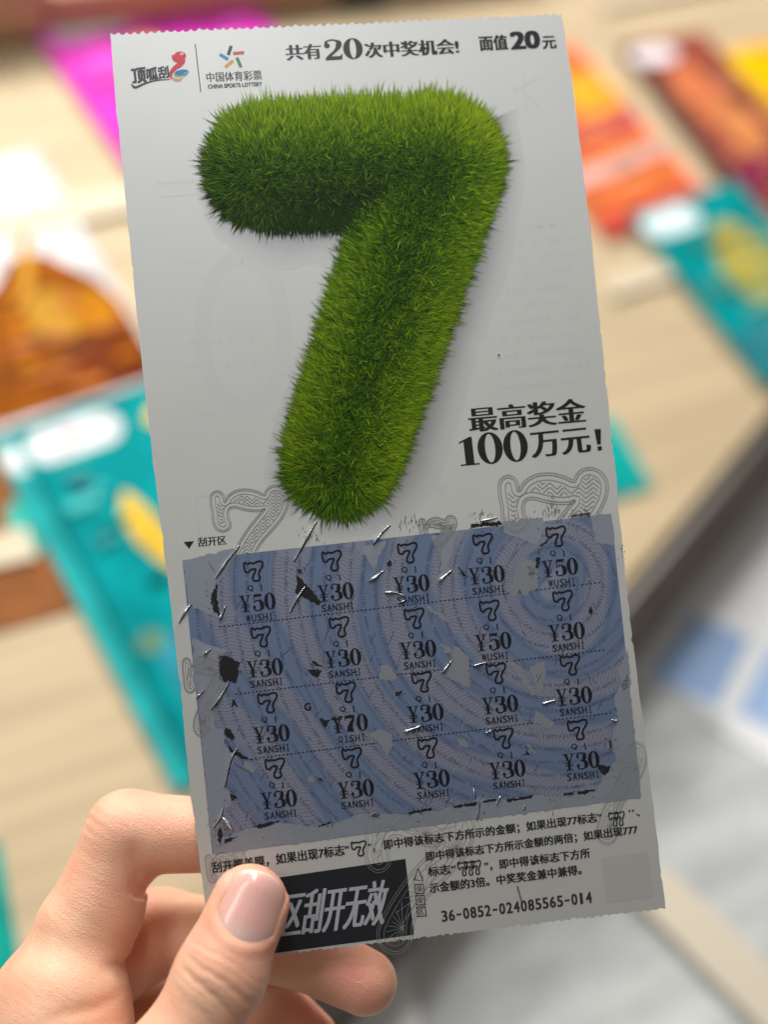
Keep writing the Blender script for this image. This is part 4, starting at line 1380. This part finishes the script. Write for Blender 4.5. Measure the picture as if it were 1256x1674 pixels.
def hand_sdf(X, Y, Z):
    def chain(names, radii, k, flats=None):
        d = None
        for i in range(len(names) - 1):
            e = cone(X, Y, Z, J[names[i]], J[names[i + 1]], radii[i] * MM, radii[i + 1] * MM, None if not flats else flats[i])
            d = e if d is None else smin(d, e, k)
        return d
    thumb = cone(X, Y, Z, J['T_tip'], J['T_ip'], 8.3 * MM, 9.3 * MM, (NAIL_N, 0.86))
    thumb = smin(thumb, cone(X, Y, Z, J['T_ip'], J['T_mcp'], 8.7 * MM, 10.6 * MM, (NAIL_N, 0.95)), 4 * MM)
    thumb = smin(thumb, cone(X, Y, Z, J['T_mcp'], J['T_cmc'], 11.5 * MM, 17 * MM), 6 * MM)
    # soft pads
    index = chain(['I_mcp', 'I_pip', 'I_dip', 'I_tip'], [11.5, 9.3, 8.0, 6.8], 3 * MM)
    mid1 = J['I_mcp'] * .45 + J['I_pip'] * .55
    index = smin(index, cone(X, Y, Z, mid1 + [0.001, 0.0005, 0.0], mid1 * .8 + J['I_mcp'] * .2, 9.4 * MM, 10.6 * MM), 4 * MM)
    middle = chain(['M_mcp', 'M_pip', 'M_dip', 'M_tip'], [12.0, 9.6, 8.4, 7.3], 3 * MM)
    ring = chain(['R_mcp', 'R_pip', 'R_dip', 'R_tip'], [11.5, 9.2, 8.0, 7.0], 3 * MM)
    little = chain(['L_mcp', 'L_pip', 'L_dip', 'L_tip'], [10.5, 8.0, 7.0, 6.0], 3 * MM)
    palm = cone(X, Y, Z, J['I_mcp'], J['wrist'], 14.5 * MM, 21 * MM)
    for a, r in (('M_mcp', 14), ('R_mcp', 13.5), ('L_mcp', 13)): palm = smin(palm, cone(X, Y, Z, J[a], J['wrist'], r * MM, 20 * MM), 8 * MM)
    web = (J['I_mcp'] + [0.004, 0.006, -0.004])
    palm = smin(palm, cone(X, Y, Z, web, J['T_cmc'], 14.5 * MM, 18 * MM), 8 * MM)
    palm = smin(palm, cone(X, Y, Z, hp(112, 1622, 0.010), hp(70, 1800, 0.006), 11.8 * MM, 14 * MM), 7 * MM)
    palm = smin(palm, cone(X, Y, Z, J['wrist'], J['arm'], 23 * MM, 27 * MM), 10 * MM)
    d = smin(palm, thumb, 7 * MM)
    d = smin(d, index, 3.2 * MM)
    d = smin(d, middle, 1.6 * MM); d = smin(d, ring, 1.4 * MM); d = smin(d, little, 1.4 * MM)

    # creases: shallow grooves on chosen bones
    def groove(a, b, t0, depth, width, facing, half, tilt=(0, 0, 0)):
        nonlocal d
        ax = b - a; L = np.linalg.norm(ax); ax = ax / L
        x, y, z = X - a[0], Y - a[1], Z - a[2]
        s = x * (ax[0] + tilt[0]) + y * (ax[1] + tilt[1]) + z * (ax[2] + tilt[2]) - t0 * L
        qx, qy, qz = x - (x * ax[0] + y * ax[1] + z * ax[2]) * ax[0], y - (x * ax[0] + y * ax[1] + z * ax[2]) * ax[1], z - (x * ax[0] + y * ax[1] + z * ax[2]) * ax[2]
        rr = np.sqrt(qx * qx + qy * qy + qz * qz) + 1e-6
        c_ = (qx * facing[0] + qy * facing[1] + qz * facing[2]) / rr
        wob = 0.0005 * np.sin(qx * 420 + 1.0) + 0.00012 * np.sin(qx * 1500 + qy * 900)
        g = np.exp(-((s + wob) / width) ** 2) * np.clip((c_ - math.cos(half)) / .35, 0, 1) * (rr < .0145)
        d = d + (depth * g).astype(np.float32)
    tn = NAIL_N
    ti, tm = J['T_ip'], J['T_mcp']
    tt = -nrm(J['T_tip'] - J['T_ip'])
    sgn = tt
    for t0, dep, wd, tl in ((-.01, .42, .75, .16), (0.13, .50, .85, .30), (.06, .16, .5, .24), (.20, .16, .55, .3), (.29, .10, .6, .3), (-.09, .14, .5, .1), (-.16, .10, .5, .1)):
        groove(ti, tm, t0, dep * MM, wd * MM, tn, 1.25, tuple(-NAIL_S * tl))
    iv = -nrm(J['I_pip'])
    for t0, dep, wd in ((1.0, .30, .8), (.95, .18, .6), (1.05, .18, .6)):
        groove(J['I_mcp'], J['I_pip'], t0, dep * MM, wd * MM, nrm(np.array([-.5, -.8, -.3])), 1.0)
    # flexion crease on the inside of the index bend
    groove(J['I_pip'], J['I_dip'], .17, .8 * MM, 1.3 * MM, nrm(np.array([.1, .9, -.5])), 1.2)
    groove(J['I_mcp'], J['I_pip'], .36, .9 * MM, 1.4 * MM, nrm(np.array([.8, .6, -.2])), .9)
    groove(hp(112, 1622, 0.010), hp(70, 1800, 0.006), .16, .5 * MM, 1.6 * MM, nrm(np.array([.55, 0, -.8])), .8, (.5, .1, 0))
    # nail bed: sunk a little, with the fold of skin round it
    qx, qy, qz = X - NAIL_C[0], Y - NAIL_C[1], Z - NAIL_C[2]
    u = qx * NAIL_S[0] + qy * NAIL_S[1] + qz * NAIL_S[2]
    w = qx * T_AX[0] + qy * T_AX[1] + qz * T_AX[2]
    n = qx * NAIL_N[0] + qy * NAIL_N[1] + qz * NAIL_N[2]
    e = np.maximum(np.abs(u) / (6.35 * MM), np.where(w < 0, np.sqrt((w / (7.0 * MM)) ** 2 + (u / (7.6 * MM)) ** 2), 0))
    bed = np.clip((1.06 - e) / .12, 0, 1) * (n > 0) * (w < 12 * MM)
    fold = np.exp(-((e - 1.20) / .16) ** 2) * (n > 0) * (w < 5 * MM) * (w > -14 * MM)
    d = d + (0.40 * MM * bed - 0.28 * MM * fold).astype(np.float32)
    return d


def surface_nets(D, lo, h):
    n0, n1, n2 = D.shape
    S = D < 0
    c = [S[i:n0 - 1 + i, j:n1 - 1 + j, k:n2 - 1 + k] for i in (0, 1) for j in (0, 1) for k in (0, 1)]
    tot = np.zeros(c[0].shape, np.int8)
    for q in c: tot += q
    act = (tot > 0) & (tot < 8)
    I = np.argwhere(act)
    idx = -np.ones(act.shape, np.int64); idx[act] = np.arange(len(I))
    acc = np.zeros((len(I), 3)); cnt = np.zeros(len(I))
    corners = [(i, j, k) for i in (0, 1) for j in (0, 1) for k in (0, 1)]
    for a in corners:
        for ax in range(3):
            if a[ax] == 1: continue
            b = list(a); b[ax] = 1
            va = D[I[:, 0] + a[0], I[:, 1] + a[1], I[:, 2] + a[2]]; vb = D[I[:, 0] + b[0], I[:, 1] + b[1], I[:, 2] + b[2]]
            m_ = (va < 0) != (vb < 0)
            t = np.where(m_, va / np.where(va == vb, 1, va - vb), 0)
            pt = np.tile(np.array(a, float), (len(I), 1)); pt[:, ax] += t
            acc[m_] += pt[m_]; cnt[m_] += 1
    V = (I + acc / cnt[:, None]) * h + lo
    Fs = []
    for ax in range(3):
        sl0 = [slice(None)] * 3; sl1 = [slice(None)] * 3
        sl0[ax] = slice(0, -1); sl1[ax] = slice(1, None)
        s0, s1 = S[tuple(sl0)], S[tuple(sl1)]
        E_ = np.argwhere(s0 != s1)
        o1, o2 = (ax + 1) % 3, (ax + 2) % 3
        E_ = E_[(E_[:, o1] > 0) & (E_[:, o2] > 0) & (E_[:, o1] < D.shape[o1] - 1) & (E_[:, o2] < D.shape[o2] - 1)]
        def cell(d1, d2):
            C_ = E_.copy(); C_[:, o1] -= d1; C_[:, o2] -= d2
            return idx[C_[:, 0], C_[:, 1], C_[:, 2]]
        Q = np.stack([cell(1, 1), cell(0, 1), cell(0, 0), cell(1, 0)], 1)
        fl = s1[E_[:, 0], E_[:, 1], E_[:, 2]]
        Q[fl] = Q[fl][:, ::-1]
        Fs.append(Q)
    Fq = np.concatenate(Fs)
    return V, Fq[(Fq >= 0).all(1)]


def make_hand():
    pts = np.array(list(J.values()))
    pts = np.array([v for q, v in J.items() if q != 'arm'])
    lo, hi = pts.min(0) - 0.028, pts.max(0) + 0.024
    h = 0.00050
    fl = Field(lo, hi, h)
    D = hand_sdf(fl.X, fl.Y, fl.Z).astype(np.float32)
    V, Fq = surface_nets(D, fl.lo, h)
    # skin tone: pinker at the knuckles, tips and in the creases
    red = np.zeros(len(V))
    for q, r, am in (('T_tip', 15, .55), ('T_ip', 10, .30), ('I_pip', 14, .50), ('M_tip', 15, .5), ('R_tip', 14, .5), ('I_mcp', 14, .15), ('M_pip', 14, .4)):
        red += am * np.exp(-(np.linalg.norm(V - J[q], axis=1) / (r * MM)) ** 2)
    blot = sum(a_ * np.sin(V @ np.array(k_) + p_) for a_, k_, p_ in ((.12, (230, 110, 60), 0), (.10, (-90, 260, 130), 1), (.08, (410, -330, 200), 2), (.07, (300, 520, -240), 4), (.05, (-700, 380, 500), 3)))
    red = np.clip(red + .08 + blot + .05 * np.sin(V[:, 0] * 210 + 3 * np.sin(V[:, 1] * 160)) * np.sin(V[:, 2] * 190 + V[:, 1] * 120), 0, 1)[:, None]
    tone = np.array([0.77, 0.455, 0.305]) * (1 - red) + np.array([0.75, 0.305, 0.225]) * red
    Wd = to_world(V)
    org = to_world(J['wrist'])
    o = mesh_obj("hand", Wd - org, Fq, MAT_SKIN, colors=tone, smooth=True)
    o.location = org
    tag(o, "bare left hand gripping the scratch ticket between thumb and fingers", "hand")
    # thumbnail: a thin curved plate over its bed
    nu, nw = 33, 37
    U, Wp = np.meshgrid(np.linspace(-1, 1, nu), np.linspace(0, 1, nw))
    half = 6.35 * MM
    u = U * half
    low = -np.sqrt(np.clip(1 - (u / (7.7 * MM)) ** 2, 0, 1)) * 7.1 * MM
    high = (7.2 - 2.0 * U ** 2 - 1.6 * U ** 6) * MM
    w = low + (high - low) * Wp
    Pp = NAIL_C + u[..., None] * NAIL_S + w[..., None] * T_AX
    Ps = Pp + NAIL_N * 0.016
    P_ = Ps.reshape(-1, 3).copy()
    for _ in range(40):
        dd = hand_sdf(*[P_[:, q].reshape(-1, 1, 1) for q in range(3)]).ravel()
        P_ -= NAIL_N * np.clip(dd, -.002, .002)[:, None] * .7
    # smooth cylinder-like plate
    hgt = ((P_ - NAIL_C) @ NAIL_N).reshape(nw, nu)
    ref = np.median(hgt[8:26], axis=0); ref = np.polyval(np.polyfit(U[0], ref, 4), U[0])
    sl = np.polyfit(Wp[6:28, nu // 2] , hgt[6:28, nu // 2], 1)[0]
    plate = ref[None, :] + (Wp - .5) * sl - 0.0006 * np.clip(Wp - .72, 0, 1) ** 2 / .06
    plate = plate + 0.00020 - 0.00026 * np.abs(U) ** 6 - 0.0004 * (1 - Wp) ** 8
    N0 = Pp + NAIL_N * plate[..., None]
    N1 = N0 - NAIL_N * 0.0005
    V = np.concatenate([N0.reshape(-1, 3), N1.reshape(-1, 3)])
    i, j = np.meshgrid(np.arange(nw - 1), np.arange(nu - 1), indexing='ij'); a = (i * nu + j).ravel()
    F1 = np.stack([a, a + nu, a + nu + 1, a + 1], 1); N = nu * nw
    rim = np.array(list(range(nu)) + [r * nu + nu - 1 for r in range(1, nw)] + [(nw - 1) * nu + q for q in range(nu - 2, -1, -1)] + [r * nu for r in range(nw - 2, 0, -1)])
    nx = np.roll(rim, -1)
    F3 = np.stack([rim, nx, nx + N, rim + N], 1)
    wv = Wp.ravel()
    cc_ = np.array([0.78, 0.405, 0.36])[None] * np.ones((N, 1))
    cc_ = cc_ + np.clip((wv - .90) / .07, 0, 1)[:, None] * np.array([.03, .12, .09]) + np.clip((.16 - wv) / .16, 0, 1)[:, None] * np.array([.03, .08, .07])
    lun = np.exp(-(((wv - .10) / .13) ** 2 + (U.ravel() / .55) ** 2))[:, None]
    cc_ = cc_ + lun * np.array([.02, .10, .09])
    edge = np.clip((np.abs(U.ravel()) - .72) / .28, 0, 1)[:, None]
    cc_ = cc_ * (1 - edge * .8) + np.array([.76, .40, .29]) * edge * .8
    cc_ = cc_ * (1 + .03 * np.sin(U.ravel() * 38 + 2)[:, None])
    fn = mesh_obj("thumbnail", to_world(V) - org, np.concatenate([F1, F1[:, ::-1] + N, F3]), MAT_NAIL, o, np.concatenate([cc_, cc_]), smooth=True)


make_hand()
